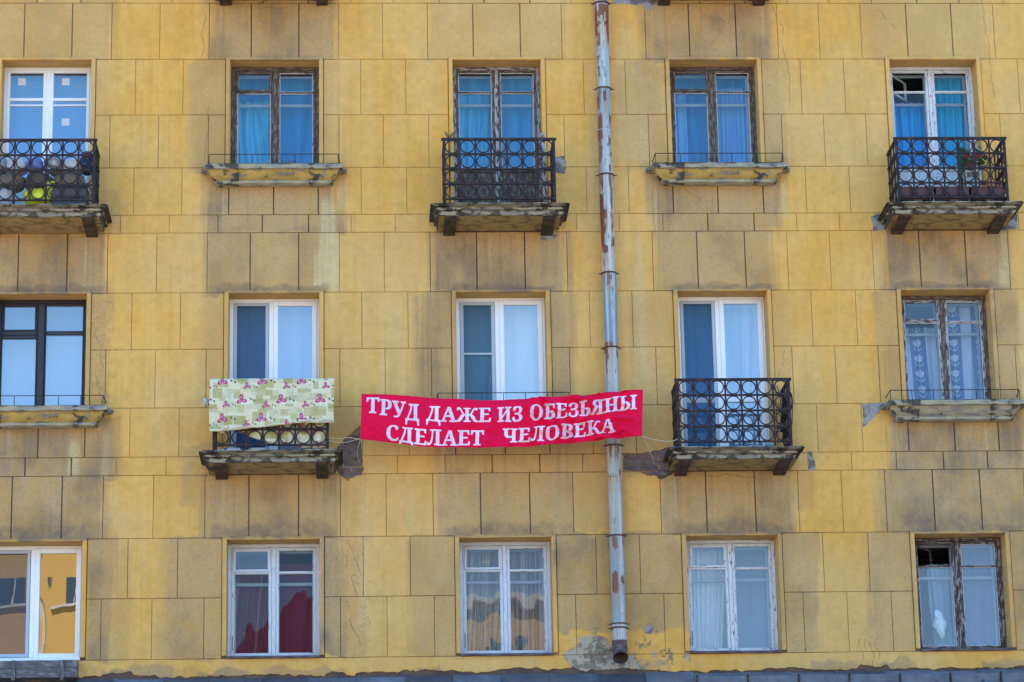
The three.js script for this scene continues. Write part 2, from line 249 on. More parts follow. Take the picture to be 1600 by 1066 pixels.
M.joint = std({ map: texture(1024, 634, (u, v) => {
  const x = AREA.x + u * AREA.w, y = AREA.y + v * AREA.h, n = fbm(x * 6, y * 6, 3); let d = y < 8.06 ? 0.95 : 0.16 + (y < 10.8 ? 0.16 : 0);
  for (const z of DIRT) if (x > z[0] - 0.05 && x < z[1] + 0.05 && y > z[2] && y < z[3]) d = Math.max(d, 0.45 + 0.6 * z[4]);
  return mix3([0.52, 0.33, 0.115], [0.09, 0.056, 0.047], clamp(d * (0.8 + 0.4 * n)));
}), roughness: 1 });
M.plainPlaster = std({ color: rgb(0.46, 0.32, 0.11), roughness: 0.95 });
function wallUV(g) { const p = g.attributes.position, n = g.attributes.normal, uv = new Float32Array(p.count * 2); for (let i = 0; i < p.count; i++) { const nz = Math.abs(n.getZ(i)), z = p.getZ(i); const dx = nz > 0.6 ? 0 : -z * Math.sign(n.getX(i) || 0), dy = nz > 0.6 ? 0 : (Math.abs(n.getY(i)) > 0.5 ? -z * Math.sign(n.getY(i)) : 0); uv[i * 2] = (p.getX(i) + dx - AREA.x) / AREA.w; uv[i * 2 + 1] = (p.getY(i) + dy - AREA.y) / AREA.h; } g.setAttribute('uv', new THREE.BufferAttribute(uv, 2)); return g; }

// weathered wood, three states of paint
function woodTex(base, paint, cover, seed, dark) {
  return texture(256, 512, (u, v) => {
    const gr = fbmp(u + seed, v, 90, 6, 3), k = fbmp(u, v + seed * 0.13, 26, 9, 5), s = fbmp(u + 0.5, v + seed, 70, 7, 3), f = fbmp(u, v, 64, 64, 2);
    const wood = mix3(base, dark, clamp(gr * 1.5 - 0.3)), pt = mix3(paint, [paint[0] * 0.72, paint[1] * 0.72, paint[2] * 0.74], clamp(s * 1.4 - 0.35));
    const on = sstep(-0.025, 0.025, cover - (k * 0.55 + s * 0.45));
    return mix3(wood, pt, on).map(c => c * (0.88 + 0.24 * f));
  });
}
M.woodDark = std({ map: woodTex([0.125, 0.085, 0.06], [0.19, 0.165, 0.145], 0.46, 0.2, [0.04, 0.025, 0.018]), roughness: 0.85 });
M.woodBrown = std({ map: woodTex([0.085, 0.05, 0.042], [0.27, 0.26, 0.26], 0.45, 0.6, [0.035, 0.018, 0.016]), roughness: 0.7 });
M.woodGrey = std({ map: woodTex([0.13, 0.095, 0.07], [0.40, 0.40, 0.41], 0.52, 0.4, [0.05, 0.032, 0.025]), roughness: 0.8 });
M.woodWhite = std({ map: woodTex([0.16, 0.11, 0.08], [0.68, 0.69, 0.70], 0.66, 0.8, [0.06, 0.035, 0.03]), roughness: 0.7 });
M.woodClean = std({ map: woodTex([0.22, 0.17, 0.12], [0.66, 0.68, 0.72], 0.76, 0.3, [0.09, 0.06, 0.05]), roughness: 0.6 });
M.plastic = std({ map: texture(128, 128, (u, v) => { const f = fbmp(u, v, 6, 6, 4); return [0.88 - 0.08 * f, 0.88 - 0.08 * f, 0.89 - 0.08 * f]; }), roughness: 0.35 });
M.blackFrame = std({ color: rgb(0.016, 0.015, 0.02), roughness: 0.4 });
M.screenFrame = std({ color: rgb(0.42, 0.46, 0.5), roughness: 0.5 });
M.sillMetal = std({ map: texture(256, 256, (u, v) => mix3([0.06, 0.035, 0.035], [0.16, 0.1, 0.085], clamp(fbmp(u, v, 6, 6, 5) * 1.6 - 0.4))), roughness: 0.55, metalness: 0.3 });
M.iron = std({ map: texture(256, 256, (u, v) => { const k = fbmp(u, v, 8, 8, 5), f = fbmp(u + .3, v, 40, 40, 2); return mix3([0.02, 0.012, 0.014], [0.06, 0.026, 0.02], sstep(0.5, 0.7, k)).map(c => c * (0.7 + 0.6 * f)); }), roughness: 0.75, metalness: 0.2 });
M.beam = std({ map: texture(256, 256, (u, v) => mix3([0.03, 0.022, 0.018], [0.085, 0.045, 0.028], sstep(0.45, 0.65, fbmp(u, v, 7, 7, 5)))), roughness: 0.9 });
const ledgeTex = (light, seed, grime) => texture(768, 256, (u, v) => { // lime render over concrete; u runs 3.2 m along the piece, v 0.6 m round its profile
  const wu = u + 0.01 * fbmp(u, v + 0.2, 24, 6, 3), wv = v + 0.05 * fbmp(u + 0.4, v, 24, 6, 3), end = Math.abs(u - 0.5) * 3.2, k = fbmp(wu + seed, wv, 18, 5, 6), s = fbmp(wu, wv + seed, 70, 5, 4), f = fbmp(u, v, 220, 60, 3), l = fbmp(wu + 0.61, wv + seed, 11, 7, 6);
  let c = mix3(light, light.map(q => q * 0.62), clamp(k * 1.8 - 0.5)); c = mix3(c, [0.21, 0.2, 0.19], sstep(0.56, 0.62, l) * 0.8);
  c = mix3(c, [0.05, 0.042, 0.036], clamp(sstep(0.62, 0.72, s * 0.3 + k * 0.7 + grime) * 0.8 + sstep(0.50, 0.62, k * 0.7 + l * 0.3 + 0.30 * sstep(0.7, 1.02, end) * (0.12 + 4 * Math.max(0, grime))) * 0.85 * (end > 0.5 ? 1 : 0))); return c.map(q => q * (0.78 + 0.42 * f));
});
M.ledge = std({ map: ledgeTex([0.37, 0.325, 0.225], 0.1, 0.11), bumpMap: TILE.plaster.clone(), bumpScale: 0.012, roughness: 0.95 });
M.ledge.bumpMap.repeat.set(7, 1.4);
M.sill = std({ map: ledgeTex([0.54, 0.36, 0.10], 0.45, -0.02), bumpMap: M.ledge.bumpMap, bumpScale: 0.008, roughness: 0.95 });
M.sillTop = std({ map: ledgeTex([0.42, 0.36, 0.24], 0.7, 0.0), bumpMap: M.ledge.bumpMap, bumpScale: 0.008, roughness: 0.95 });
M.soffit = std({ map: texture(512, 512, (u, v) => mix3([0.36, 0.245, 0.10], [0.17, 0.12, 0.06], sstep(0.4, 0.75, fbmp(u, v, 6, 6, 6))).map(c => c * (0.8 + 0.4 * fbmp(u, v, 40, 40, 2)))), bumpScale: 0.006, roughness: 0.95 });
M.sheet = std({ map: texture(512, 512, (u, v) => { const k = fbmp(u, v, 5, 7, 6), s = fbmp(u, v, 30, 3, 3), r = fbmp(u + .3, v + .7, 22, 22, 4); let c = mix3([0.065, 0.08, 0.105], [0.135, 0.155, 0.185], clamp(k * 1.3 - 0.1 + 0.3 * (s - 0.5))); c = mix3(c, [0.14, 0.09, 0.06], sstep(0.62, 0.72, r) * 0.4); return c.map(q => q * (0.85 + 0.3 * fbmp(u, v, 60, 60, 2))); }), roughness: 0.5, metalness: 0.35 });
M.cement = std({ map: texture(256, 256, (u, v) => mix3([0.34, 0.315, 0.285], [0.16, 0.145, 0.135], sstep(0.45, 0.62, fbmp(u, v, 5, 5, 5))).map(c => c * (0.75 + 0.5 * fbmp(u, v, 40, 40, 2)))), bumpMap: TILE.plaster.clone(), bumpScale: 0.02, roughness: 1 });
M.cement.bumpMap.repeat.set(2, 2);
const brickMats = [[0.155, 0.105, 0.098], [0.175, 0.11, 0.10], [0.14, 0.11, 0.105], [0.16, 0.13, 0.125]].map((c, i) => std({ map: texture(128, 128, (u, v) => c.map(q => q * (0.45 + 1.1 * fbmp(u, v, 7 + i, 7 + i, 4)))), bumpMap: M.cement.bumpMap, bumpScale: 0.02, roughness: 1 }));

// ---------------------------------------------------------------- ground and the far side of the street (seen in the glass, and it throws light back)
const ground = struct(mesh('ground', new THREE.PlaneGeometry(600, 600).rotateX(-Math.PI / 2), std({ map: texture(512, 512, (u, v) => { const a = fbmp(u, v, 6, 6, 5), b = fbmp(u, v, 80, 80, 2); return [0.31, 0.255, 0.185].map(c => c * (0.65 + 0.4 * a + 0.3 * b)); }, { repeat: [60, 60] }), roughness: 0.95 })));

// ---------------------------------------------------------------- the apartment house
const house = group('apartment_building');
tag(house, 'yellow plastered apartment building with scored stone-like blocks, sooty windows and small iron balconies', 'building');
{
  // masonry behind the plaster with the window openings
  const s = new THREE.Shape([[-14, 0], [11, 0], [11, 22.5], [-14, 22.5]].map(p => new THREE.Vector2(...p)));
  for (const k in WIN) { const w = WIN[k]; s.holes.push(new THREE.Path([[w.x0 - 0.068, w.y0], [w.x0 - 0.068, w.y1 + 0.05], [w.x1 + 0.068, w.y1 + 0.05], [w.x1 + 0.068, w.y0]].map(p => new THREE.Vector2(...p)))); }
  const g = new THREE.ExtrudeGeometry(s, { depth: 0.42, bevelEnabled: false }); g.translate(0, 0, -0.433);
  const wall = mesh('facade_wall', wallUV(g), M.joint, house);
  // where plaster has come off
  const PATCH = [
    { pts: [[-3.55, 11.5], [-3.706, 11.338], [-3.774, 11.287], [-3.909, 11.149], [-3.95, 11.046], [-3.95, 10.942], [-3.93, 10.804], [-3.843, 10.718], [-3.759, 10.649], [-3.66, 10.72], [-3.558, 10.742], [-3.54, 10.853], [-3.572, 11.199]], brick: 1 },
    { pts: [[0.105, 11.022], [0.345, 11.016], [0.601, 11.055], [0.75, 11.11], [0.85, 10.976], [0.80, 10.72], [0.63, 10.639], [0.53, 10.70], [0.437, 10.684], [0.337, 10.745], [0.103, 10.773]], brick: 1 },
    { pts: [[2.735, 11.022], [2.775, 11.03], [2.793, 10.95], [2.825, 10.86], [2.817, 10.765], [2.723, 10.761]] },
    { pts: [[3.529, 11.706], [3.70, 11.72], [3.878, 11.722], [3.79, 11.66], [3.779, 11.582], [3.655, 11.49], [3.6, 11.42], [3.53, 11.369]] },
    { pts: [[0.13, 17.95], [0.78, 17.95], [0.77, 17.73], [0.7, 17.69], [0.641, 17.71], [0.55, 17.79], [0.502, 17.765], [0.33, 17.80], [0.173, 17.79]] },
    { pts: [[3.80, 14.5], [3.97, 14.56], [4.2, 14.55], [4.2, 14.3], [4.013, 14.292], [3.827, 14.293]] },
    { pts: [[5.6, 14.5], [5.896, 14.557], [5.941, 14.528], [5.926, 14.305], [5.6, 14.286]] },
    { pts: [[-.78, 15.42], [-.62, 15.44], [-.6, 15.3], [-.64, 15.28], [-.6, 15.26], [-.62, 15.16], [-.78, 15.2]] },
    { pts: [[-1.0, 14.2], [-.9, 14.25], [-.74, 14.24], [-.78, 14.2], [-.87, 14.16], [-.99, 14.17]] },
    { pts: [[.33, 8.52], [.4, 8.6], [.46, 8.52], [.42, 8.45], [.34, 8.46]] },
  ];
  const rough = (pts) => { const out = []; pts.forEach((p, i) => { const q = pts[(i + 1) % pts.length], n = Math.max(2, Math.ceil(Math.hypot(q[0] - p[0], q[1] - p[1]) / 0.03)); for (let k = 0; k < n; k++) { const t = k / n, e = k ? 0.022 : 0; out.push(new THREE.Vector2(lerp(p[0], q[0], t) + rr(-e, e) * 0.5, lerp(p[1], q[1], t) + rr(-e, e) * 0.5)); } }); return out; };
  const cutters = PATCH.map(P => { P.out = rough(P.pts); const gg = new THREE.ExtrudeGeometry(new THREE.Shape(P.out), { depth: 0.12, bevelEnabled: false }); gg.translate(0, 0, -0.06); P.x0 = Math.min(...P.pts.map(p => p[0])); P.x1 = Math.max(...P.pts.map(p => p[0])); P.y0 = Math.min(...P.pts.map(p => p[1])); P.y1 = Math.max(...P.pts.map(p => p[1])); const b = new Brush(gg); b.updateMatrixWorld(); return b; });
  const ev = new Evaluator(); ev.attributes = ['position', 'normal', 'uv'];
  const blocks = [];
  for (const [a, b, c, d] of blockRects) {
    const z = rr(-0.0015, 0.0015);
    let gg = wallUV(chamferBox(a, b, c, d, -0.016, z, 0.004));
    PATCH.forEach((P, i) => { if (P.x0 < b && P.x1 > a && P.y0 < d && P.y1 > c) { const br = new Brush(gg); br.updateMatrixWorld(); const res = ev.evaluate(br, cutters[i], SUBTRACTION); gg = wallUV(res.geometry); gg.clearGroups(); } });
    if (gg.attributes.position.count > 2) blocks.push([gg, (b - a) * (d - c), a, b, c, d]);
  }
  // the blocks in view first; beyond three hundred the smallest are joined
  blocks.sort((p, q) => q[1] - p[1]);
  blocks.slice(0, 296).forEach(b => mesh('block', b[0], M.wall, wall));
  if (blocks.length > 296) { const o = mesh('block_remainder', merge(blocks.slice(296).map(b => b[0])), M.wall, wall); o.userData.kind = 'stuff'; }
  console.log('blocks', blocks.length);
  // the bare patches
  PATCH.forEach((P, pi) => {
    if (P.brick) {
      let row = 0;
      for (let y = P.y0 - 0.02; y < P.y1; y += 0.077, row++) for (let x = P.x0 - (row % 2 ? 0.13 : 0.02); x < P.x1; x += 0.262) {
        const bx0 = Math.max(P.x0 - 0.01, x), bx1 = Math.min(P.x1 + 0.01, x + 0.25), cx = (bx0 + bx1) / 2, cy = y + 0.033;
        if (bx1 - bx0 < 0.05) continue;
        let ins = false; for (let i = 0, j = P.pts.length - 1; i < P.pts.length; j = i++) { const A = P.pts[i], B = P.pts[j]; if ((A[1] > cy) !== (B[1] > cy) && cx < (B[0] - A[0]) * (cy - A[1]) / (B[1] - A[1]) + A[0]) ins = !ins; }
        if (!ins) continue;
        mesh('brick', chamferBox(bx0, bx1, y, y + 0.066, -0.05, -0.006 + rr(-0.004, 0.003), 0.004), brickMats[Math.floor(rr(0, 4))], wall);
      }
      const mo = new THREE.ExtrudeGeometry(new THREE.Shape(P.out), { depth: 0.004, bevelEnabled: false }); mo.translate(0, 0, -0.0175); mesh('old_mortar', mo, M.oldMortar ??= std({ map: M.cement.map, color: rgb(0.75, 0.66, 0.62), bumpMap: M.cement.bumpMap, bumpScale: 0.02, roughness: 1 }), wall);
    } else {
      const N = 14, gx = grid(N, N, (u, v) => { const x = lerp(P.x0 - 0.02, P.x1 + 0.02, u), y = lerp(P.y0 - 0.02, P.y1 + 0.02, v); return [x, y, -0.008 + 0.01 * (fbm(x * 9, y * 9, 3) - 0.5), x, y]; });
      mesh('cement_patch', gx, M.cement, wall);
    }
  });
  // plain band above the lean-to roof, its lower edge broken
  { const sh = new THREE.Shape(); sh.moveTo(-9.75, JY[14] - 0.007); sh.lineTo(7.1, JY[14] - 0.007); sh.lineTo(7.1, 7.93);
    for (let x = 7.06; x > -9.75; x -= 0.035) sh.lineTo(x, 7.94 + 0.07 * (fbm(x * 2.1, 5, 3) - 0.5) + 0.06 * (fbm(x * 12, 8, 3) - 0.5) + (fbm(x * 1.1 + 4, 1, 2) > 0.62 ? 0.035 : 0));
    sh.lineTo(-9.75, 7.93); sh.closePath();
    const g2 = new THREE.ExtrudeGeometry(sh, { depth: 0.024, bevelEnabled: true, bevelThickness: 0.003, bevelSize: 0.003, bevelSegments: 1 }); g2.translate(0, 0, -0.026); mesh('plaster_band', wallUV(g2), M.wall, wall); }
  // plain plaster further out than the picture reaches
  for (const [x0, x1, y0, y1] of [[-14, -9.76, 7.9, 22.5], [7.11, 11, 7.9, 22.5], [-9.75, 7.1, 18.08, 22.5]]) mesh('plaster_field', chamferBox(x0, x1, y0, y1, -0.026, -0.001, 0.004), M.plainPlaster, wall);
  // rooms behind: floors, partitions, back wall, roof
  const inner = std({ color: rgb(0.6, 0.58, 0.54), roughness: 0.9 });
  for (const y of [0, 3.6, 7.1, 10.62, 14.16, 17.7, 22.2]) mesh('floor_slab', chamferBox(-13.9, 10.9, y, y + 0.25, -6, -0.45, 0.004), inner, house);
  for (const x of [-13.9, -9.9, -6.42, -3.2, 0, 3.2, 6.5, 10.7]) mesh('partition_wall', chamferBox(x, x + 0.2, 0.25, 22.2, -5.99, -0.452, 0.004), inner, house);
  mesh('back_wall', chamferBox(-14, 11, 0, 22.5, -6.3, -6.005, 0.004), inner, house);
  mesh('roof', chamferBox(-14.4, 11.4, 22.52, 22.8, -6.8, 0.5, 0.01), M.sheet, house);
}
// moulded plaster lip round every opening, with its reveal
M.head = std({ map: texture(512, 256, (u, v) => { const a = fbmp(u, v, 90, 5, 3), b = fbmp(u, v, 12, 4, 4); return mix3([0.70, 0.40, 0.11], [0.42, 0.28, 0.13], clamp(a * 0.9 + b * 0.9 - 0.5)); }), bumpMap: TILE.plaster.clone(), bumpScale: 0.012, roughness: 0.97 });
M.head.bumpMap.repeat.set(3, 3);
M.reveal = std({ map: texture(256, 512, (u, v) => { const a = fbmp(u, v, 40, 8, 3), b = fbmp(u, v, 5, 9, 5); return mix3([0.71, 0.40, 0.11], [0.46, 0.31, 0.145], clamp(a * 0.6 + b * 1.3 - 0.6)); }), bumpMap: M.head.bumpMap, bumpScale: 0.01, roughness: 0.97 });
for (const k in WIN) {
  const w = WIN[k], o = 0.062, S = group('window_surround', house), V = p => new THREE.Vector2(...p), wob = (t, q) => 0.005 * (fbm(t * 5 + q * 3, q, 3) - 0.5);
  const outer = [], inner = [];
  for (let y = w.y0; y < w.y1 - 0.02; y += 0.09) { outer.push([w.x0 - o + wob(y, 1), y]); inner.push([w.x0 + wob(y, 2), y]); }
  inner.push([w.x0, w.y1 - 0.001]); outer.push([w.x0 - o, w.y1 + 0.044]);
  for (let x = w.x0 + 0.08; x < w.x1 - 0.05; x += 0.09) { outer.push([x, w.y1 + 0.044 + wob(x, 3)]); inner.push([x, w.y1 - 0.004 + wob(x, 4) * 1.5]); }
  inner.push([w.x1, w.y1 - 0.001]); outer.push([w.x1 + o, w.y1 + 0.044]);
  const R1 = [], R2 = []; for (let y = w.y0; y < w.y1 - 0.02; y += 0.09) { R1.unshift([w.x1 + o + wob(y, 5), y]); R2.unshift([w.x1 + wob(y, 6), y]); }
  const s = new THREE.Shape([...outer, ...R1, ...[...inner, ...R2].reverse()].map(V));
  const g = new THREE.ExtrudeGeometry(s, { depth: 0.034, bevelEnabled: true, bevelThickness: 0.014, bevelSize: 0.01, bevelOffset: -0.01, bevelSegments: 3, curveSegments: 1 }); g.translate(0, 0, -0.02);
  mesh('lip', wallUV(g), M.wall, S);
  for (const [a, b] of [[w.x0 - 0.06, w.x0 + 0.001], [w.x1 - 0.001, w.x1 + 0.06]]) mesh('side_reveal', chamferBox(a, b, w.y0, w.y1, -0.31, -0.0345, 0.002), M.reveal, S);
  mesh('head_reveal', chamferBox(w.x0 - 0.06, w.x1 + 0.06, w.y1 + 0.001, w.y1 + 0.045, -0.31, -0.0345, 0.002), M.head, S);
}

// ---------------------------------------------------------------- windows
const glassBump = (p, seed) => texture(128, 128, (u, v) => fbmp(u + seed, v, p, p, 2), { srgb: false });
const wavy = glassBump(2, 0.3), wavyStrong = texture(128, 128, (u, v) => fbmp(u, v, 2, 2, 1), { srgb: false });
const glass = (o = {}) => new THREE.MeshPhysicalMaterial({ color: rgb(0.9, 0.95, 0.97), transmission: 1, thickness: 0, roughness: 0.0, ior: 1.95, specularIntensity: 1, bumpMap: wavy, bumpScale: 0.0012, ...o });
M.glass = glass({ ior: 1.72 }); M.glassLow = glass({ ior: 2.05 }); M.glassThin = glass({ ior: 1.5 }); M.glassBright = glass({ bumpScale: 0.0004, ior: 3.0 }); M.glassPlain = glass({ bumpScale: 0.0004, ior: 2.3 }); M.glassWarped = glass({ bumpMap: wavyStrong, bumpScale: 0.0009, ior: 2.7, color: rgb(0.6, 0.6, 0.6) });
M.net = std({ color: rgb(0.05, 0.09, 0.15), roughness: 0.9, transparent: true, opacity: 0.35 });
function pane(win, x0, x1, y0, y1, z, mat = M.glass) {
  const g = grid(6, 8, (u, v) => [lerp(x0, x1, u), lerp(y0, y1, v), z, u * 0.7 + x0, v * 0.9 + y0]); return mesh('pane', g, mat, win);
}
const ring4 = (x0, x1, y0, y1, z0, z1, w, c = 0.006, wb = w) => [chamferBox(x0, x0 + w, y0, y1, z0, z1, c), chamferBox(x1 - w, x1, y0, y1, z0, z1, c), chamferBox(x0 + w, x1 - w, y1 - w, y1, z0, z1 - 0.002, c), chamferBox(x0 + w, x1 - w, y0, y0 + wb, z0, z1 - 0.002, c)];
const winGroup = (k, label) => { const w = WIN[k]; const g = group('window', house); part(g, label); return g; };

function oldWindow(k, { glz = k[0] === 'C' ? M.glassLow : M.glass, label, wood, sashWood = wood, vent = 'shut', door = 0, ventDrop = 0.345, net = false, mx = 0 }) {
  const w = WIN[k], W = winGroup(k, label), { x0, x1, y0, y1 } = w, cx = (x0 + x1) / 2 + mx, Z = -0.29;
  mesh('frame', merge([...ring4(x0 + 0.002, x1 - 0.002, y0 + 0.002, y1 - 0.002, Z - 0.09, Z, 0.05, 0.005, 0.04), chamferBox(cx - 0.028, cx + 0.028, y0 + 0.043, y1 - 0.053, Z - 0.085, Z + 0.004, 0.006)]), wood, W);
  const ty = y1 - 0.05 - ventDrop, gb = door ? y0 + door : y0 + 0.045;
  for (const s of [0, 1]) {
    const a = s ? cx + 0.03 : x0 + 0.054, b = s ? x1 - 0.054 : cx - 0.03, st = 0.036, top = y1 - 0.056;
    const bars = [chamferBox(a, a + st, y0 + 0.045, top, Z - 0.06, Z - 0.006, 0.005), chamferBox(b - st, b, y0 + 0.045, top, Z - 0.06, Z - 0.006, 0.005), chamferBox(a + st, b - st, top - st, top, Z - 0.06, Z - 0.009, 0.005), chamferBox(a + st, b - st, y0 + 0.045, y0 + 0.045 + st, Z - 0.06, Z - 0.009, 0.005), chamferBox(a + st, b - st, ty - 0.012, ty + 0.012, Z - 0.055, Z - 0.002, 0.004)];
    if (door) { bars.push(chamferBox(a + st, b - st, gb - 0.06, gb, Z - 0.055, Z - 0.008, 0.005)); bars.push(chamferBox(a + st, b - st, y0 + 0.045 + st, gb - 0.06, Z - 0.045, Z - 0.03, 0.004)); bars.push(chamferBox(a + st, b - st, (y0 + gb) / 2 - 0.03, (y0 + gb) / 2 + 0.03, Z - 0.05, Z - 0.014, 0.008)); }
    mesh('sash', merge(bars), sashWood, W);
    { const pb = door ? gb : y0 + 0.045 + st; mesh('putty', merge([...ring4(a + st - 0.001, b - st + 0.001, pb - 0.001, ty - 0.011, Z - 0.038, Z - 0.012, 0.009, 0.003), ...(s === 0 && vent ? [] : ring4(a + st - 0.001, b - st + 0.001, ty + 0.011, top - st + 0.001, Z - 0.038, Z - 0.012, 0.009, 0.003))]), M.woodWhite, W); }
    pane(W, a + st, b - st, door ? gb : y0 + 0.045 + st, ty - 0.012, Z - 0.04, glz);
    if (s === 0 && vent) {
      const va = a + st - 0.012, vb = b - st + 0.012, vy0 = ty + 0.014, vy1 = top - st + 0.012;
      const V = mesh('vent_sash', merge(ring4(0, vb - va, vy0, vy1, -0.02, 0.014, 0.032, 0.004)), sashWood, W);
      V.position.set(va, 0, Z); const vp = pane(W, 0.03, vb - va - 0.03, vy0 + 0.03, vy1 - 0.03, 0, glz); vp.position.set(va, 0, Z - 0.004);
      if (vent === 'open') { V.rotation.y = vp.rotation.y = 0.95; V.position.z = vp.position.z = Z - 0.075; }
      if (vent === 'screen') vp.material = M.glassDim ??= glass({ color: rgb(0.55, 0.55, 0.55) });
    } else pane(W, a + st, b - st, ty + 0.012, top - st, Z - 0.04, glz);
  }
  // the second, inner window
  const iz = Z - 0.2, it = ty - 0.13; const inner = [];
  for (const s of [0, 1]) { const a = s ? cx + 0.02 : x0 + 0.07, b = s ? x1 - 0.07 : cx - 0.02; inner.push(...ring4(a, b, y0 + 0.05, y1 - 0.06, iz - 0.04, iz, 0.04, 0.004), chamferBox(a + 0.04, b - 0.04, it - 0.022, it + 0.022, iz - 0.035, iz - 0.004, 0.004)); }
  mesh('inner_window', merge(inner), M.innerWood ??= std({ color: rgb(0.3, 0.36, 0.42), roughness: 0.7 }), W);
  if (!door) mesh('handle', merge([bar([x0 + 0.075, y0 + 0.13, Z + 0.025], [x0 + 0.075, y0 + 0.33, Z + 0.025], 0.007), bar([x0 + 0.075, y0 + 0.15, Z], [x0 + 0.075, y0 + 0.15, Z + 0.025], 0.006), bar([x0 + 0.075, y0 + 0.31, Z], [x0 + 0.075, y0 + 0.31, Z + 0.025], 0.006)]), M.woodGrey, W);
  return W;
}
function plasticWindow(k, { label, mx = 0.45, net = true, netBar = false, door = false, wide = false, lowRail = 0, glz = M.glassBright }) {
  const w = WIN[k], W = winGroup(k, label), { x0, x1, y0, y1 } = w, cx = lerp(x0, x1, mx), Z = -0.285;
  mesh('frame', merge([...ring4(x0 + 0.002, x1 - 0.002, y0 + 0.002, y1 - 0.002, Z - 0.07, Z, 0.058, 0.006), chamferBox(cx - 0.04, cx + 0.04, y0 + 0.06, y1 - 0.06, Z - 0.068, Z - 0.001, 0.006)]), M.plastic, W);
  // right casement
  { const a = cx + 0.022, b = x1 - 0.036, c = y0 + 0.04, d = y1 - 0.04, bars = ring4(a, b, c, d, Z - 0.05, Z + 0.016, 0.07, 0.008);
    if (lowRail) bars.push(chamferBox(a + 0.07, b - 0.07, y0 + lowRail - 0.04, y0 + lowRail + 0.04, Z - 0.05, Z + 0.014, 0.008));
    mesh('sash', merge(bars), M.plastic, W);
    if (lowRail) { pane(W, a + 0.07, b - 0.07, c + 0.07, y0 + lowRail - 0.04, Z - 0.02, glz); pane(W, a + 0.07, b - 0.07, y0 + lowRail + 0.04, d - 0.07, Z - 0.02, glz); }
    else pane(W, a + 0.07, b - 0.07, c + 0.07, d - 0.07, Z - 0.02, wide ? M.glassWarped : glz); }
  // left light
  { const a = x0 + 0.06, b = cx - 0.04, c = y0 + 0.06, d = y1 - 0.06;
    if (lowRail) mesh('rail', chamferBox(a, b, y0 + lowRail - 0.04, y0 + lowRail + 0.04, Z - 0.065, Z - 0.02, 0.006), M.plastic, W);
    if (lowRail) { pane(W, a, b, c, y0 + lowRail - 0.04, Z - 0.04, wide ? glz : M.glass); pane(W, a, b, y0 + lowRail + 0.04, d, Z - 0.04, wide ? glz : M.glass); } else pane(W, a, b, c, d, Z - 0.04, wide ? M.glassWarped : M.glass);
    if (net) { const bars = ring4(a + 0.004, b - 0.004, c + 0.004, d - 0.004, Z - 0.012, Z + 0.006, netBar ? 0.05 : 0.045, 0.003); if (netBar) bars.push(chamferBox(a + 0.03, b - 0.02, lerp(c, d, 0.5) - 0.02, lerp(c, d, 0.5) + 0.01, Z - 0.01, Z + 0.012, 0.003)); mesh('screen_frame', merge(bars), M.screenFrame, W);
      const ng = grid(10, 24, (u, v) => [lerp(a + 0.045, b - 0.045, u), lerp(c + 0.045, d - 0.045, v), Z - 0.004 + 0.008 * (fbm(u * 3, v * 9, 3) - 0.5)]); mesh('insect_screen', ng, M.net, W); } }
  return W;
}
// row by row
{ // A1: new white pane windows with stickers
  const k = 'A1', w = WIN[k], W = winGroup(k, 'new white balcony window with square stickers left on its panes'), { x0, x1, y0, y1 } = w, cx = (x0 + x1) / 2, Z = -0.285;
  mesh('frame', merge([...ring4(x0 + 0.002, x1 - 0.002, y0 + 0.002, y1 - 0.002, Z - 0.07, Z, 0.05, 0.006), chamferBox(cx - 0.04, cx + 0.04, y0 + 0.05, y1 - 0.05, Z - 0.068, Z + 0.002, 0.006)]), M.plastic, W);
  const ty = y1 - 0.5;
  for (const s of [0, 1]) { const a = s ? cx + 0.03 : x0 + 0.045, b = s ? x1 - 0.045 : cx - 0.03, c = y0 + 0.045, d = y1 - 0.045;
    mesh('sash', merge([...ring4(a, b, c, d, Z - 0.05, Z + 0.012, 0.045, 0.006), chamferBox(a + 0.045, b - 0.045, ty - 0.022, ty + 0.022, Z - 0.05, Z + 0.01, 0.006), chamferBox(a + 0.045, b - 0.045, ty - 0.1, ty - 0.075, Z - 0.05, Z + 0.004, 0.005), chamferBox(a + 0.045, b - 0.045, c + 0.045, c + 0.55, Z - 0.05, Z - 0.01, 0.006)]), M.plastic, W);
    pane(W, a + 0.045, b - 0.045, ty + 0.022, d - 0.045, Z - 0.02, M.glassPlain); pane(W, a + 0.045, b - 0.045, c + 0.55, ty - 0.1, Z - 0.02, M.glassPlain);
    pane(W, a + 0.045, b - 0.045, ty - 0.075, ty - 0.022, Z - 0.02, M.glassPlain); }
  const sm = std({ color: rgb(0.6, 0.63, 0.66), roughness: 0.7 });
  for (const [x, y] of [[x0 + 0.2, y1 - 0.22], [cx + 0.19, y1 - 0.22], [cx + 0.2, y1 - 0.84]]) mesh('sticker', chamferBox(x, x + 0.11, y - 0.055, y + 0.055, Z - 0.018, Z - 0.0165, 0.0004), sm, W);
}
oldWindow('A2', { label: 'weathered bare wood window with shut vent sash above a flaking ledge', wood: M.woodDark });
oldWindow('A3', { label: 'worn grey wood balcony doors with dark lower panels', wood: M.woodGrey, sashWood: M.woodDark, vent: null, door: 0.88 });
oldWindow('A4', { label: 'weathered grey wood window with pale worn corners', wood: M.woodDark });
oldWindow('A5', { label: 'peeling white balcony doors with the vent sash standing open', wood: M.woodWhite, sashWood: M.woodWhite, vent: 'open', door: 0.88, glz: M.glassThin });
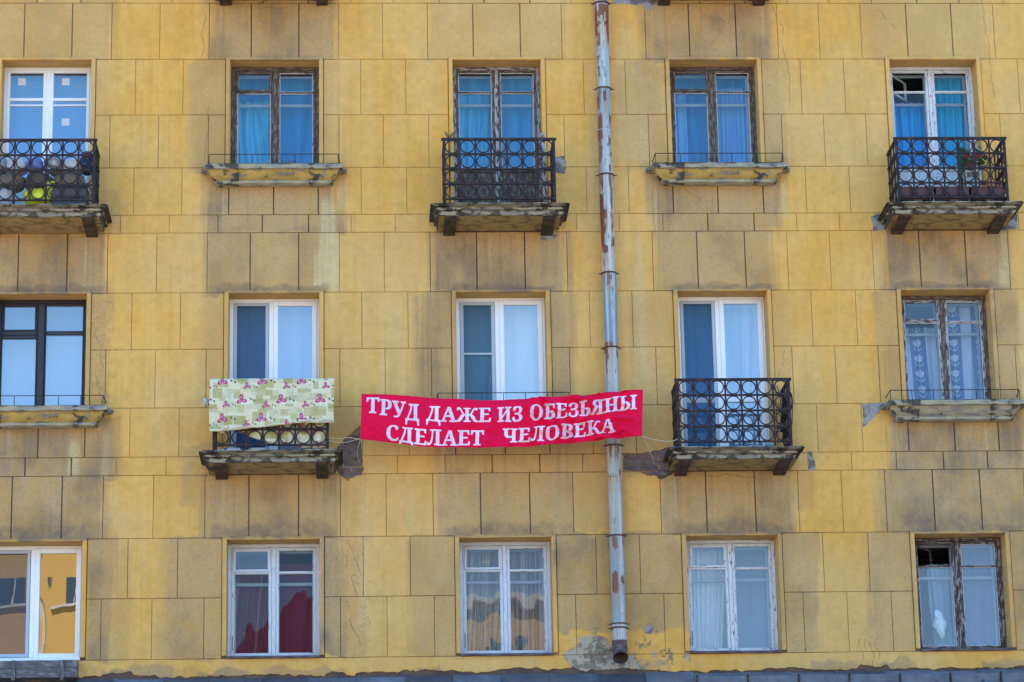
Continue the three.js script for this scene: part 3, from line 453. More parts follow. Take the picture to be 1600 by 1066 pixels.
{ // B1: black frame, four lights
  const k = 'B1', w = WIN[k], W = winGroup(k, 'new black framed window of four lights'), { x0, x1, y0, y1 } = w, cx = (x0 + x1) / 2 - 0.02, Z = -0.285, ty = y1 - 0.49;
  mesh('frame', merge([...ring4(x0 + 0.002, x1 - 0.002, y0 + 0.002, y1 - 0.002, Z - 0.07, Z, 0.055, 0.006), chamferBox(cx - 0.05, cx + 0.05, y0 + 0.055, y1 - 0.055, Z - 0.068, Z + 0.01, 0.008)]), M.blackFrame, W);
  for (const s of [0, 1]) { const a = s ? cx + 0.052 : x0 + 0.058, b = s ? x1 - 0.058 : cx - 0.052, c = y0 + 0.057, d = y1 - 0.057, f = 0.02;
    mesh('sash', merge([...ring4(a, b, c, d, Z - 0.055, Z - 0.008, f, 0.005), chamferBox(a + f, b - f, ty - 0.03, ty + 0.03, Z - 0.055, Z - 0.004, 0.006), ...(s ? [] : [chamferBox(a + f, b - f, ty - 0.085, ty - 0.031, Z - 0.055, Z - 0.002, 0.006), ...ring4(a + f, b - f, ty + 0.03, d - f, Z - 0.05, Z + 0.002, 0.022, 0.004)])]), M.blackFrame, W);
    pane(W, a + f, b - f, c + f, s ? ty - 0.03 : ty - 0.085, Z - 0.03, M.glassBright); pane(W, a + f, b - f, ty + 0.03, d - f, Z - 0.03, M.glassBright); }
}
plasticWindow('B2', { label: 'white plastic balcony window behind the flowered blanket', mx: 0.47, door: true, lowRail: 0.95 });
plasticWindow('B3', { label: 'white plastic window with barred insect screen above the red banner', mx: 0.47, netBar: true });
plasticWindow('B4', { label: 'white plastic balcony doors glazed down to the slab', mx: 0.47, door: true, lowRail: 0.93 });
oldWindow('B5', { label: 'peeling wood window with tulip lace curtains', wood: M.woodDark, sashWood: M.woodGrey, vent: 'screen' });
plasticWindow('C1', { label: 'wide white plastic window mirroring a yellow house', mx: 0.605, net: true, wide: true });
oldWindow('C2', { label: 'white painted window with magenta curtains', wood: M.woodClean, ventDrop: 0.36, vent: 'screen', glz: M.glassThin });
oldWindow('C3', { label: 'white painted window with striped folded curtains', wood: M.woodClean, ventDrop: 0.36, glz: M.glass });
oldWindow('C4', { label: 'chipped white window with one pale curtain drawn back', wood: M.woodWhite, ventDrop: 0.36 });
oldWindow('C5', { label: 'dark brown worn window with its vent ajar', wood: M.woodBrown, sashWood: M.woodBrown, ventDrop: 0.36, vent: 'open' });
// dark metal sills of the bottom row
for (const k of ['C2', 'C3', 'C4', 'C5', 'C1']) { const w = WIN[k]; const g = grid(30, 5, (u, v) => { const x = lerp(w.x0 + 0.005, w.x1 - 0.005, u), q = v * 4, e = (fbm(x * 5, 3, 2) - 0.5) * 0.02; const P = [[-0.27, 0.03], [-0.02, 0.004], [0.03 + e, -0.004 + e], [0.034 + e, -0.035 + e], [0.012, -0.04], [-0.02, -0.04]][Math.round(v * 5)]; return [x, w.y0 + P[1], P[0], x, v * 0.3]; }); mesh('metal_sill', toCreasedNormals(g, 0.6), k === 'C1' ? M.plastic : M.sillMetal, house); }

// ---------------------------------------------------------------- moulded ledges under the windows, with flower rails
function sweep(profile, hw, depth, amp, seed, nf = 46) {
  const path = []; const ns = 9; for (let i = 0; i <= ns; i++) path.push([-1, i / ns]); for (let i = 1; i <= nf; i++) path.push([-1 + 2 * i / nf, 1]); for (let i = ns - 1; i >= 0; i--) path.push([1, i / ns]);
  const nu = path.length - 1, nv = profile.length - 1; let arc = [0]; for (let j = 1; j <= nv; j++) arc.push(arc[j - 1] + Math.hypot(profile[j][0] - profile[j - 1][0], profile[j][1] - profile[j - 1][1]));
  const g = grid(nu, nv, (u, v, i, j) => {
    const [ins, y] = profile[j], [sx, sz] = path[i], cap = j === 0 || j === nv, a = cap ? 0 : amp;
    const px = sx * (hw - ins), pz = sz * (depth - ins), t = px * 1.7 + pz * 1.7 * Math.sign(sx);
    const n = (fbm(t * 4 + seed * 31, y * 9 + seed, 4) - 0.5) * a * 2, m = (fbm(t * 7 + seed * 17, y * 3 + 50, 3) - 0.5) * a;
    const bite = a * 3.0 * sstep(0.58, 0.72, fbm(t * 2.6 + seed * 13, y * 14, 3));
    const l = Math.abs(sx) > 0.97 ? 1 : 0, f = sz > 0.97 ? 1 : 0;
    return [px + sx * l * (n - bite), y + m, Math.max(0.0, pz + f * (n - bite)), 0.5 + (px + (Math.abs(sx) === 1 ? (pz - depth) * -sx * 1 : 0)) / 3.2, arc[j] / 0.6];
  });
  return toCreasedNormals(g, 0.7);
}
const lipProfile = [[0.28, 0.03], [0.1, 0.016], [0.006, 0.006], [0.0, 0.0], [0.0, -0.058], [0.01, -0.064], [0.29, -0.064]];
const coveProfile = [[0.22, -0.03], [0.0, -0.0601], [0.006, -0.075], [0.02, -0.105], [0.045, -0.14], [0.075, -0.168], [0.10, -0.185], [0.105, -0.21], [0.22, -0.212]];
[['A2', 0, 0.004], ['A4', 1, 0.005], ['B1', 2, 0.004], ['B5', 3, 0.003], ['B3', 4, 0.003]].forEach(([k, seed, amp]) => {
  const w = WIN[k], L = group('window_ledge', house, w.cx, w.y0 - 0.045, 0.0), hw = 0.985;
  mesh('lip', sweep(lipProfile, hw, 0.30, amp * 1.6, seed + 0.3), M.sillTop, L);
  mesh('cove', sweep(coveProfile, hw - 0.055, 0.235, amp, seed + 0.7), k === 'B5' ? M.sillTop : M.sill, L);
  mesh('fillet', sweep([[0.2, -0.19], [0.0, -0.2125], [0.0, -0.243], [0.012, -0.252], [0.17, -0.252]], 0.84, 0.178, amp * 0.8, seed + 0.9), M.sillTop, L);
  const top = grid(46, 4, (u, v) => { const x = lerp(-hw + 0.02, hw - 0.02, u), z = lerp(-0.29, 0.305 - 0.012 * (fbm(x * 6, seed, 3)), v); const inOp = Math.abs(x) < 0.64; return [x, 0.006 + (v < 0.5 ? 0.045 : 0.03 * (1 - v)) + 0.012 * (fbm(x * 8 + seed, v * 3, 3) - 0.3), inOp ? z : Math.max(0.002, z), 0.5 + x / 3.2, z / 0.6]; });
  mesh('ledge_cap', top, M.sillTop, L);
  const rods = [], rw = 0.92, rz = 0.27, ry = 0.155; rods.push(bar([-rw, ry, rz], [rw, ry, rz], 0.006), bar([-rw, ry, rz], [-rw - 0.02, ry - 0.04, 0.0], 0.006), bar([rw, ry, rz], [rw + 0.02, ry - 0.04, 0.0], 0.006));
  const np = k === 'A2' ? 4 : k[0] === 'B' ? 7 : 6; for (let i = 0; i < np; i++) { const x = lerp(-rw, rw, i / (np - 1)); rods.push(bar([x, 0.0, rz], [x, ry, rz], 0.0055)); }
  mesh('flower_rail', merge(rods), M.iron, L);
  for (const s of [-1, 1]) { const stub = lump(0.055, 0.032, 0.07, seed * 3 + s, 0.5, 3.5); stub.translate(s * (hw + 0.0), -0.03, 0.05); mesh('broken_corner', stub, M.cement, L); }
});

// ---------------------------------------------------------------- balconies
const CELL = 0.2225, ringGeo = (() => { // flat iron hoop
  const s = new THREE.Shape(); s.absarc(0, 0, 0.1015, 0, Math.PI * 2); const h = new THREE.Path(); h.absarc(0, 0, 0.0855, 0, Math.PI * 2, true); s.holes.push(h);
  const g = new THREE.ExtrudeGeometry(s, { depth: 0.016, bevelEnabled: false, curveSegments: 14 }); g.translate(0, 0, -0.008); return g; })();
const slabProfile = [[0.80, 0.0], [0.0, 0.0], [-0.002, -0.026], [0.075, -0.03], [0.08, -0.052], [0.045, -0.058], [0.05, -0.082], [0.10, -0.087], [0.105, -0.103], [0.082, -0.108], [0.086, -0.15], [0.12, -0.155], [0.30, -0.152], [0.80, -0.148]];
function balcony(k, cx, y, seed, { label, mat = M.ledge, hw = 0.965, amp = 0.012, tilt = 0, skew = 0, sideSlip = 0 }) {
  const B = group('balcony', house, cx, y, 0); part(B, label);
  mesh('slab', sweep(slabProfile, hw, 0.83, amp, seed), mat, B);
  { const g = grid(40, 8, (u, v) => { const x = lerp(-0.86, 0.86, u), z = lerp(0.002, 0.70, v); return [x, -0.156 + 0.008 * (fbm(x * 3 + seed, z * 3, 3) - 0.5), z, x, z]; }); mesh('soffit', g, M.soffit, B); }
  mesh('cover_sheet', (() => { const g = grid(50, 10, (u, v) => { const x = lerp(-hw - 0.02, hw + 0.02, u), z = lerp(0.0, 0.86, v), e = Math.max(Math.abs(2 * u - 1), v); const dr = e > 0.97 ? -0.036 : 0; return [x, 0.012 + dr + (v > 0 ? 0.02 * (fbm(x * 2.2 + seed * 5, z * 3, 3) - 0.5) * (e > 0.8 ? 1 : 0.3) : 0), z, x, z]; }); return g; })(), M.oldSheet ??= std({ map: texture(256, 256, (u, v) => mix3([0.045, 0.045, 0.05], [0.15, 0.15, 0.15], sstep(0.42, 0.7, fbmp(u, v, 7, 7, 6)))), roughness: 0.7, metalness: 0.2 }), B);
  for (const s of [-1, 1]) { const bg = chamferBox(-0.085, 0.085, -0.235, -0.155, 0.0, 0.70, 0.008), p = bg.attributes.position; for (let i = 0; i < p.count; i++) if (p.getZ(i) > 0.4 && p.getY(i) < -0.2) p.setY(i, p.getY(i) + 0.05); const b = mesh('support_beam', bg, M.beam, B); b.position.x = s * 0.70; }
  // railing: bars and hoops
  const R0 = 0.035, y0 = 0.085, W7 = CELL * 7, D3 = CELL * 3, zf = 0.735, top = y0 + CELL * 4, bw = 0.013;
  const x0 = -W7 / 2, x1 = W7 / 2, zb = zf - D3;
  for (const [i, yy] of [0, 1, 2, 3, 4].map(i => [i, y0 + CELL * i])) { const h = i === 4 ? 0.02 : 0.012, o = i === 4 ? 0.02 : 0.0; mesh('rail', chamferBox(x0 - 0.02 - o, x1 + 0.02 + o, yy - h, yy + h, zf - 0.014, zf + 0.014, 0.003), M.iron, B); for (const s of [x0, x1]) mesh('rail', chamferBox(s - 0.013, s + 0.013, yy - h + 0.001, yy + h - 0.001, 0.01, zf - 0.0145, 0.003), M.iron, B); }
  for (let i = 0; i <= 7; i++) { const x = x0 + CELL * i, c = i === 0 || i === 7 ? 0.02 : 0.0125; mesh('bar', chamferBox(x - c, x + c, i % 2 && c < 0.015 ? y0 : 0.0, top + (c > 0.015 ? 0.02 : -0.012), zf - 0.011, zf + 0.0115, 0.003), M.iron, B); }
  for (const s of [x0, x1]) for (let i = 0; i < 3; i++) { const z = zb + CELL * i; mesh('bar', chamferBox(s - 0.0105, s + 0.0105, 0, top - 0.012, z - 0.0105, z + 0.0105, 0.003), M.iron, B); }
  for (let r = 0; r < 4; r++) { const yy = y0 + CELL * (r + 0.5);
    for (let i = 0; i < 7; i++) { const m = mesh('hoop', ringGeo, M.iron, B); m.position.set(x0 + CELL * (i + 0.5) + rr(-0.003, 0.003), yy + rr(-0.003, 0.003), zf + rr(-0.003, 0.003)); m.rotation.set(rr(-0.06, 0.06), rr(-0.06, 0.06), rr(0, 6)); m.scale.set(rr(0.97, 1.02), rr(0.97, 1.02), 1); }
    for (const s of [x0, x1]) for (let i = 0; i < 3; i++) { const m = mesh('hoop', ringGeo, M.iron, B); m.position.set(s, yy, zb + CELL * (i + 0.5)); m.rotation.y = Math.PI / 2; } }
  return B;
}
const YA = 14.462, YB = 10.915;
balcony('A1', COL[0] + 0.0, YA, 1.2, { label: 'iron hoop balcony heaped with bundles and bags', mat: M.ledge, amp: 0.004 });
balcony('A3', -1.6, YA, 2.7, { label: 'crumbling balcony with iron hoops before worn wood doors', amp: 0.008 });
balcony('A5', 4.865, YA, 3.9, { label: 'iron hoop balcony with maroon flower troughs', amp: 0.007 });
balcony('B2', -4.815, YB, 5.1, { label: 'iron hoop balcony with the flowered blanket over it', amp: 0.006 });
balcony('B4', 1.605, YB, 6.6, { label: 'empty iron hoop balcony to which the banner is roped', amp: 0.009, hw: 0.93 });
balcony('Z2', -4.81, YA + 3.53, 8.3, { label: 'balcony above the topmost weathered window, seen from below', amp: 0.012 });
balcony('Z4', 1.6, YA + 3.53, 9.4, { label: 'balcony over the drainpipe side with broken plaster at its foot', amp: 0.014 });

// ---------------------------------------------------------------- drainpipe
{
  const D = group('drainpipe', null, -0.034, 0, 0.17); tag(D, 'tall pale blue painted drainpipe streaked with rust', 'drainpipe');
  const Yb = 7.9, Yt = 19.6, RUST = []; // angle (0 = towards the street), y0, y1, half width
  const T = py => 17.69 + (py - 10) * (8.54 - 17.69) / 968;
  for (const [a, p0, p1, w, s] of [[-1.1, 16, 62, .32, 1], [1.0, 16, 72, .26, 1], [-.75, 38, 46, .5, 1], [.8, 38, 48, .45, 1], [.35, 12, 24, .2, 1], [-.5, 24, 28, .3, .9], [-.9, 95, 101, .3, 1], [-.85, 112, 118, .25, 1], [-.8, 120, 126, .2, .9], [-1.0, 72, 78, .2, .9], [-1.0, 160, 180, .22, 1], [-.85, 190, 232, .42, 1], [1.0, 190, 204, .34, 1], [-.75, 240, 262, .24, 1], [.9, 250, 258, .2, .9], [-1.0, 262, 266, .3, .8], [-.95, 316, 400, .38, 1], [-.5, 340, 355, .3, 1], [.6, 350, 352, .3, .9], [-.6, 368, 380, .25, 1], [-.5, 400, 412, .5, 1], [-.9, 553, 564, .3, 1], [-.2, 552, 560, .25, .9], [-.8, 570, 600, .18, .8], [.9, 556, 562, .2, .8], [-.6, 754, 756, .6, .9], [.75, 748, 756, .2, 1], [-.55, 900, 930, .42, 1.1], [.65, 905, 916, .3, 1], [-.3, 820, 826, .14, .6]]) RUST.push([a, T(p1), T(p0), w * 1.2, s]);
  for (const y of [17.72, 16.395, 15.08, 13.607, 12.502, 11.088, 9.799]) for (let k = 0; k < 4; k++) RUST.push([rr(-1.3, 1.3), y - rr(0.06, 0.28), y - rr(-0.02, 0.04), rr(0.1, 0.3), rr(0.6, 1)]);
  for (let k = 0; k < 14; k++) { const y = rr(13.6, 17.8); RUST.push([(rand() < 0.6 ? -1 : 1) * rr(0.6, 1.3), y - rr(0.08, 0.4), y, rr(0.12, 0.3), rr(0.7, 1)]); }
  const SPLIT = [19.6, 17.686, 17.0, 16.395, 15.75, 15.096, 13.607, 12.502, 11.088, 9.799, 8.54, 8.33], tone = ([[.34, .40, .44], [.42, .44, .43], [.36, .43, .46], [.24, .32, .39], [.32, .39, .43], [.40, .43, .42], [.155, .25, .34], [.36, .39, .39], [.34, .35, .34], [.24, .31, .36], [.38, .40, .39]]).map(q => [q[0] * 1.1, q[1], q[2] * 0.88]);
  const map = texture(256, 2048, (u, v) => {
    const th = (u - 0.5) * Math.PI * 2, y = lerp(Yb, Yt, v), n = fbm(u * 14, y * 3, 4), s = fbm(u * 22, y * 0.55, 3), e = fbm(u * 40, y * 14 + 5, 3);
    let i = 0; while (i < 10 && y < SPLIT[i + 1]) i++;
    let c = mix3(tone[i], [0.52, 0.52, 0.47], clamp(s * 2.4 - 0.95)); c = mix3(c, [0.12, 0.2, 0.28], clamp(fbm(u * 30 + 4, y * 1.1, 3) * 3 - 1.75) * 0.7);
    if (e > 0.69 && n > 0.5) c = mix3(c, [0.1, 0.09, 0.09], 0.7);
    let r = 0, h = 0;
    for (const q of RUST) { if (y > q[2] + 0.06 || y < q[1] - 0.55) continue; const da = Math.abs(th - q[0] + (n - 0.5) * 0.5) / q[3]; if (da < 1.3) { const yy = y + (e - 0.5) * 0.14; if (yy <= q[2] && yy >= q[1] && da < 1) r = Math.max(r, sstep(1.0, 0.75, da) * q[4]); if (yy < q[2] && yy >= q[1] - 0.4) h = Math.max(h, sstep(1.3, 0.4, da) * sstep(q[1] - 0.4, q[1] + 0.04, yy) * 0.75 * q[4]); } }
    c = mix3(c, [0.42, 0.2, 0.07], clamp(h) * sstep(0.3, 0.55, s + 0.1)); c = mix3(c, mix3([0.27, 0.085, 0.025], [0.10, 0.036, 0.02], n), clamp(r));
    return c.map(q => q * (0.88 + 0.25 * n));
  });
  const pm = std({ map, roughness: 0.5, metalness: 0.1, bumpMap: TILE.plaster.clone(), bumpScale: 0.003 }); pm.bumpMap.repeat.set(1, 12);
  const piece = (y0, y1, r0, r1) => grid(40, 6, (u, v) => { const th = (u - 0.5) * Math.PI * 2, y = lerp(y0, y1, v), r = lerp(r0, r1, v) * (1 + 0.015 * (fbm(u * 4 + 3, y * 4, 2) - 0.5)); return [Math.sin(th) * r, y, Math.cos(th) * r, u, (y - Yb) / (Yt - Yb)]; });
  for (let i = 0; i + 1 < SPLIT.length; i++) { const sec = mesh('pipe_section', piece(SPLIT[i + 1] - 0.05, SPLIT[i], 0.095, 0.105), pm, D); sec.position.x = rr(-0.004, 0.004);
    mesh('collar', (() => { const g = new THREE.TorusGeometry(0.1045, 0.006, 5, 28).rotateX(Math.PI / 2); g.translate(0, SPLIT[i + 1] + 0.005, 0); return g; })(), pm.clone(), sec).material = M.pipeCollar ??= std({ color: rgb(0.42, 0.47, 0.52), roughness: 0.6 }); }
  for (const y of [17.72, 16.395, 15.08, 13.607, 12.502, 11.088, 9.799, 8.56, 8.50]) { const g = merge([new THREE.CylinderGeometry(0.116, 0.116, 0.02, 30, 1, false), bar([-0.15, 0, 0.0], [0.15, 0, 0.0], 0.008), bar([0, 0, -0.1], [0, 0, -0.17], 0.012)]); g.rotateX(rr(-0.06, 0.06)); g.translate(0, y, 0); mesh('clamp', g, M.clamp ??= std({ color: rgb(0.085, 0.032, 0.022), roughness: 0.85 }), D); }
  // outlet: a short bent shoe
  { const pts = []; for (let i = 0; i <= 8; i++) { const t = i / 8; pts.push(new THREE.Vector3(0, 8.33 - 0.26 * t, 0.13 * t * t)); } const cv = new THREE.CatmullRomCurve3(pts);
    const o = mesh('outlet', new THREE.TubeGeometry(cv, 14, 0.104, 24), M.outlet ??= std({ map: M.sillMetal.map, roughness: 0.8, side: THREE.DoubleSide }), D);
    mesh('outlet_lining', new THREE.TubeGeometry(cv, 14, 0.098, 24), M.outlet, o); }
}

// ---------------------------------------------------------------- red banner
{
  const c = document.createElement('canvas'); c.width = 2048; c.height = 352; const g = c.getContext('2d');
  g.fillStyle = '#e60b42'; g.fillRect(0, 0, 2048, 352);
  const R = rng(77); for (let i = 0; i < 5200; i++) { g.fillStyle = `rgba(${R() < 0.5 ? '255,60,110' : '120,0,35'},${0.05 * R()})`; g.fillRect(R() * 2048, R() * 352, 1 + R() * 90, 1 + R() * 2); }
  g.fillStyle = 'rgba(110,0,30,.5)'; g.fillRect(0, 6, 2048, 2); g.fillRect(0, 344, 2048, 2);
  const WORDS = [['ТРУД', 572, 655, .085, .19, .335], ['ДАЖЕ', 665.5, 767, .185, .175, .30], ['ИЗ', 776, 816, .17, .16, .31], ['ОБЕЗЬЯНЫ', 826, 996, .155, .115, .305], ['СДЕЛАЕТ', 603, 756, .655, .655, .30], ['ЧЕЛОВЕКА', 785, 962, .615, .575, .29]];
  for (const [word, p0, p1, v0, v1, h] of WORDS) {
    g.font = 'bold 100px serif'; const ws = [...word].map(ch => g.measureText(ch).width), tot = ws.reduce((a, b) => a + b), X0 = (p0 - 564) / 441 * 2048, X1 = (p1 - 564) / 441 * 2048, sx = (X1 - X0) / tot; let x = X0;
    [...word].forEach((ch, i) => { const t = (x - X0) / (X1 - X0), cap = h * 352, sy = cap / 71; g.save(); g.translate(x, (lerp(v0, v1, t) * 352) + cap + rr(-3, 3, R)); g.rotate(rr(-0.02, 0.02, R)); g.scale(sx, sy); const L = 214 + R() * 26; g.fillStyle = `rgb(${L - 2},${L - 14},${L})`; g.fillText(ch, 0, 0); g.strokeStyle = 'rgba(240,225,240,.9)'; g.lineWidth = 1.2; g.strokeText(ch, 0, 0); g.restore(); x += ws[i] * sx; });
  }
  const map = new THREE.CanvasTexture(c); map.colorSpace = THREE.SRGBColorSpace;
  const weave = texture(128, 128, (u, v) => 0.5 + 0.3 * (fbmp(u, v, 40, 40, 2) - 0.5) + 0.1 * Math.sin(u * 6.283 * 32) * Math.sin(v * 6.283 * 32), { srgb: false, repeat: [40, 7] });
  const m = new THREE.MeshPhysicalMaterial({ map, roughness: 0.85, side: THREE.DoubleSide, bumpMap: weave, bumpScale: 0.0015, specularIntensity: 0.3 });
  const cr = (a, t) => { const n = a.length - 1, f = t * n, i = Math.min(n - 1, Math.floor(f)), s = f - i, p = k => a[clamp(k, 0, n)], [w, x, y, z] = [p(i - 1), p(i), p(i + 1), p(i + 2)]; return 0.5 * (2 * x + (y - w) * s + (2 * w - 5 * x + 4 * y - z) * s * s + (3 * x - w - 3 * y + z) * s * s * s); };
  const topY = [11.752, 11.695, 11.655, 11.705, 11.79], botY = [11.102, 10.992, 10.975, 11.022, 11.119], Z = 0.6;
  const wrinkle = (u, v) => 0.022 * Math.sin((u * 2.1 + v * 0.5) * 6.3) + 0.09 * (fbm(u * 9 + v * 3, v * 1.5, 3) - 0.5) + 0.034 * sstep(0.4, 0.8, u) * Math.sin((u * 12 - v * 4.2) * 5 + 3 * fbm(u * 5, v * 2, 2)) * (1 - v * 0.2) + 0.06 * (fbm(u * 22 - v * 6, v * 4 + u * 4, 4) - 0.5) + 0.05 * (0.3 + sstep(0.45, 0.7, u)) * Math.pow(1 - Math.abs(2 * fbm(u * 26 - v * 7, v * 5 + u * 9, 2) - 1), 5);
  const sheetGeo = grid(320, 52, (u, v) => { const x = lerp(lerp(-3.585, -3.564, v), lerp(0.325, 0.359, v), u), y = lerp(cr(botY, u), cr(topY, u), v), e = Math.min(1, Math.min(u, 1 - u) * 12); return [x, y + 0.006 * (fbm(u * 24, v > 0.5 ? 3 : 9, 2) - 0.5), Z + e * wrinkle(u, 1 - v) + 0.02 * Math.sin(v * 3.14), u, v]; });
  const B = group('banner', null); tag(B, 'long red cloth banner with white Cyrillic letters strung between two balconies', 'banner');
  mesh('cloth', sheetGeo, m, B);
  const rope = std({ color: rgb(0.5, 0.42, 0.27), roughness: 0.9 });
  const r1 = [[-3.585, 11.1, 0.6], [-3.75, 11.12, 0.64], [-3.9, 11.09, 0.7], [-4.02, 11.1, 0.735]], r2 = [[0.325, 11.119, 0.6], [0.5, 11.06, 0.64], [0.72, 11.02, 0.7], [0.84, 11.06, 0.735]];
  for (const [p, r] of [[r1, 0.005], [r2, 0.006], [[[-3.585, 11.09, 0.6], [-3.63, 10.95, 0.5], [-3.6, 10.85, 0.3]], 0.004], [[[-3.585, 11.12, 0.6], [-3.8, 11.05, 0.65], [-4.03, 11.06, 0.73]], 0.004], [[[0.34, 11.119, 0.6], [0.43, 10.95, 0.5], [0.52, 10.8, 0.25]], 0.005], [[[-3.564, 11.752, 0.6], [-3.8, 11.79, 0.66], [-4.02, 11.86, 0.735]], 0.0035], [[[0.359, 11.79, 0.6], [0.6, 11.83, 0.66], [0.83, 11.9, 0.735]], 0.0035], [[[0.359, 11.79, 0.6], [0.43, 11.63, 0.5], [0.5, 11.45, 0.25]], 0.003]]) mesh('rope', tube(p, r, 16, 5), rope, B);
}

// ---------------------------------------------------------------- flowered blanket over the railing
{
  const c = document.createElement('canvas'); c.width = 1024; c.height = 1024; const g = c.getContext('2d'), R = rng(5); g.fillStyle = '#d9cda9'; g.fillRect(0, 0, 1024, 1024);
  for (let i = 0; i < 190; i++) { const x = R() * 1024 - 40, y = R() * 1024 - 40, w = 50 + R() * 90, h = 30 + R() * 60; g.fillStyle = i % 2 ? `rgba(172,160,98,${0.35 + R() * 0.5})` : `rgba(212,202,162,${0.4 + R() * 0.5})`; g.fillRect(x, y, w, h); if (i % 3) { g.fillStyle = 'rgba(96,104,52,.7)'; for (let yy = y + 6; yy < y + h - 4; yy += 9) for (let xx = x + 5; xx < x + w - 10; xx += 4 + R() * 11) g.fillRect(xx, yy, 2 + R() * 5, 3); } }
  for (let i = 0; i < 60; i++) { const x = 40 + R() * 940, y = 30 + R() * 960; g.strokeStyle = 'rgba(125,80,72,.7)'; g.lineWidth = 1.6; for (let k = 0; k < 60; k++) { g.beginPath(); const a = x + (R() - .5) * 130, b = y + (R() - .5) * 54; g.moveTo(a, b); g.lineTo(a + (R() - .5) * 18, b + (R() - .5) * 12); g.stroke(); } }
  g.fillStyle = 'rgba(220,214,192,.7)'; for (const [x, y] of [[250, 250], [620, 250], [960, 250], [170, 470], [540, 470], [880, 470], [300, 760], [700, 760]]) g.fillRect(x, y, 130, 36);
  const fl = (x, y, s) => { for (let k = 0; k < 3; k++) { const a = k * 2.1 + 0.4; g.fillStyle = '#a23a60'; g.beginPath(); g.ellipse(x + Math.cos(a) * 15 * s, y + Math.sin(a) * 15 * s, 14 * s, 10 * s, a, 0, 7); g.fill(); g.fillStyle = '#d48ba4'; g.beginPath(); g.ellipse(x + Math.cos(a) * 13 * s, y + Math.sin(a) * 13 * s, 7 * s, 5 * s, a, 0, 7); g.fill(); } g.fillStyle = '#47523f'; for (let k = 0; k < 2; k++) { g.beginPath(); g.ellipse(x + (46 + k * 18) * s, y + (k - .3) * 9 * s, 7 * s, 4 * s, 0.9, 0, 7); g.fill(); } };
  for (let row = 0; row < 6; row++) for (let i = -1; i < 4; i++) { fl(110 + i * 341 + (row % 2) * 165, 70 + row * 171, 1.7); fl(-20 + i * 341 + (row % 2) * 165, 118 + row * 171, 1.25); }
  const map = new THREE.CanvasTexture(c); map.colorSpace = THREE.SRGBColorSpace; map.wrapS = map.wrapT = THREE.RepeatWrapping;
  const m = std({ map, roughness: 0.95, side: THREE.DoubleSide });
  const zr = 0.735, yr = YB + 0.085 + CELL * 4 + 0.022;
  // profile: up the inner side, over the rail, down the outer side; two loosely parallel layers
  const layer = (off, front, back) => grid(90, 44, (u, v) => { const f = front(u), b = back(u), L = f + b + 0.1, s = v * L, x = lerp(s < b ? -5.54 : -5.66, s < b ? -4.06 : -3.945, u) + 0.02 * (fbm(u * 3, v * 3, 2) - 0.5); let y, z; const r = 0.028 + off;
    if (s < b) { y = yr - b + s; z = zr - r; } else if (s < b + 0.1) { const a = (s - b) / 0.1 * Math.PI; y = yr + Math.sin(a) * r * 0.9; z = zr - Math.cos(a) * r; } else { y = yr - (s - b - 0.1); z = zr + r; }
    const dn = clamp((yr - y) * 1.6), w = 0.10 * dn * (fbm(u * 5, y * 1.6 + (z > zr ? 0 : 9), 3) - 0.5) + 0.03 * dn * Math.sin(u * 26 + y * 4 + 4 * fbm(u * 4, y * 2, 2)) + 0.035 * (fbm(u * 16, y * 9, 4) - 0.5), out = z > zr ? 1 : -1; if (u > 0.97 || u < 0.03) z -= out * 0.012;
    return [x, y, z + w * (z > zr ? 1 : 0.4) + (z > zr ? 0.035 * dn : 0), u * 1.05, -(s - b) * 0.62]; });
  const o = layer(0.012, u => 0.71 - 0.1 * sstep(0.05, 1, u) + 0.025 * (u < 0.12 ? 1 : 0) + 0.05 * (fbm(u * 7, 2, 3) - 0.5), u => 0.66 + 0.26 * sstep(0.1, 0.55, u) + 0.03 * Math.sin(u * 9));
  const i = layer(0.004, u => 0.69 - 0.1 * sstep(0.05, 1, u), u => 0.64 + 0.26 * sstep(0.1, 0.55, u));
  const hem = []; for (let k = 0; k <= 40; k++) { const u = k / 40, f = 0.71 - 0.1 * sstep(0.05, 1, u); hem.push([lerp(-5.65, -3.945, u), yr - f + 0.022 + (u < 0.12 ? -0.025 : 0) - 0.05 * (fbm(u * 7, 2, 3) - 0.5), zr + 0.05 + 0.02]); }
  const B = group('blanket', null); tag(B, 'pale green blanket with magenta flowers hung over the balcony railing', 'blanket');
  mesh('cover', o, m, B); mesh('lining', i, m, B); mesh('rolled_hem', tube(hem, 0.022, 60, 8), m, B);
}

// ---------------------------------------------------------------- curtains and what shows behind the glass
function drape(name, label, k, x0, x1, y0, y1, z, mat, { folds = 7, amp = 0.03, seed = 1, gather = 0, gx = 0, slope = 0 } = {}) {
  const g = grid(70, 30, (u, v) => { const pull = gather * Math.pow(1 - v, 1.6), uu = lerp(u, gx, pull), x = lerp(x0, x1, uu) + slope * (1 - v), ph = u * folds * 6.283 + 1.6 * fbm(u * 3 + seed, v * 1.2, 2) * 4; return [x, lerp(y0, y1, v), z + amp * Math.sin(ph) + amp * 0.8 * (fbm(u * folds * 1.7 + seed, v * 2, 2) - 0.5), u * (x1 - x0), v * (y1 - y0)]; });
  const m = mesh(name, g, mat); return tag(m, label, 'curtain', undefined);
}
const cloth = (r, g, b, t = 0.25) => new THREE.MeshPhysicalMaterial({ color: rgb(r, g, b), roughness: 1, transmission: t, thickness: 0, side: THREE.DoubleSide });
const behind = -0.62;
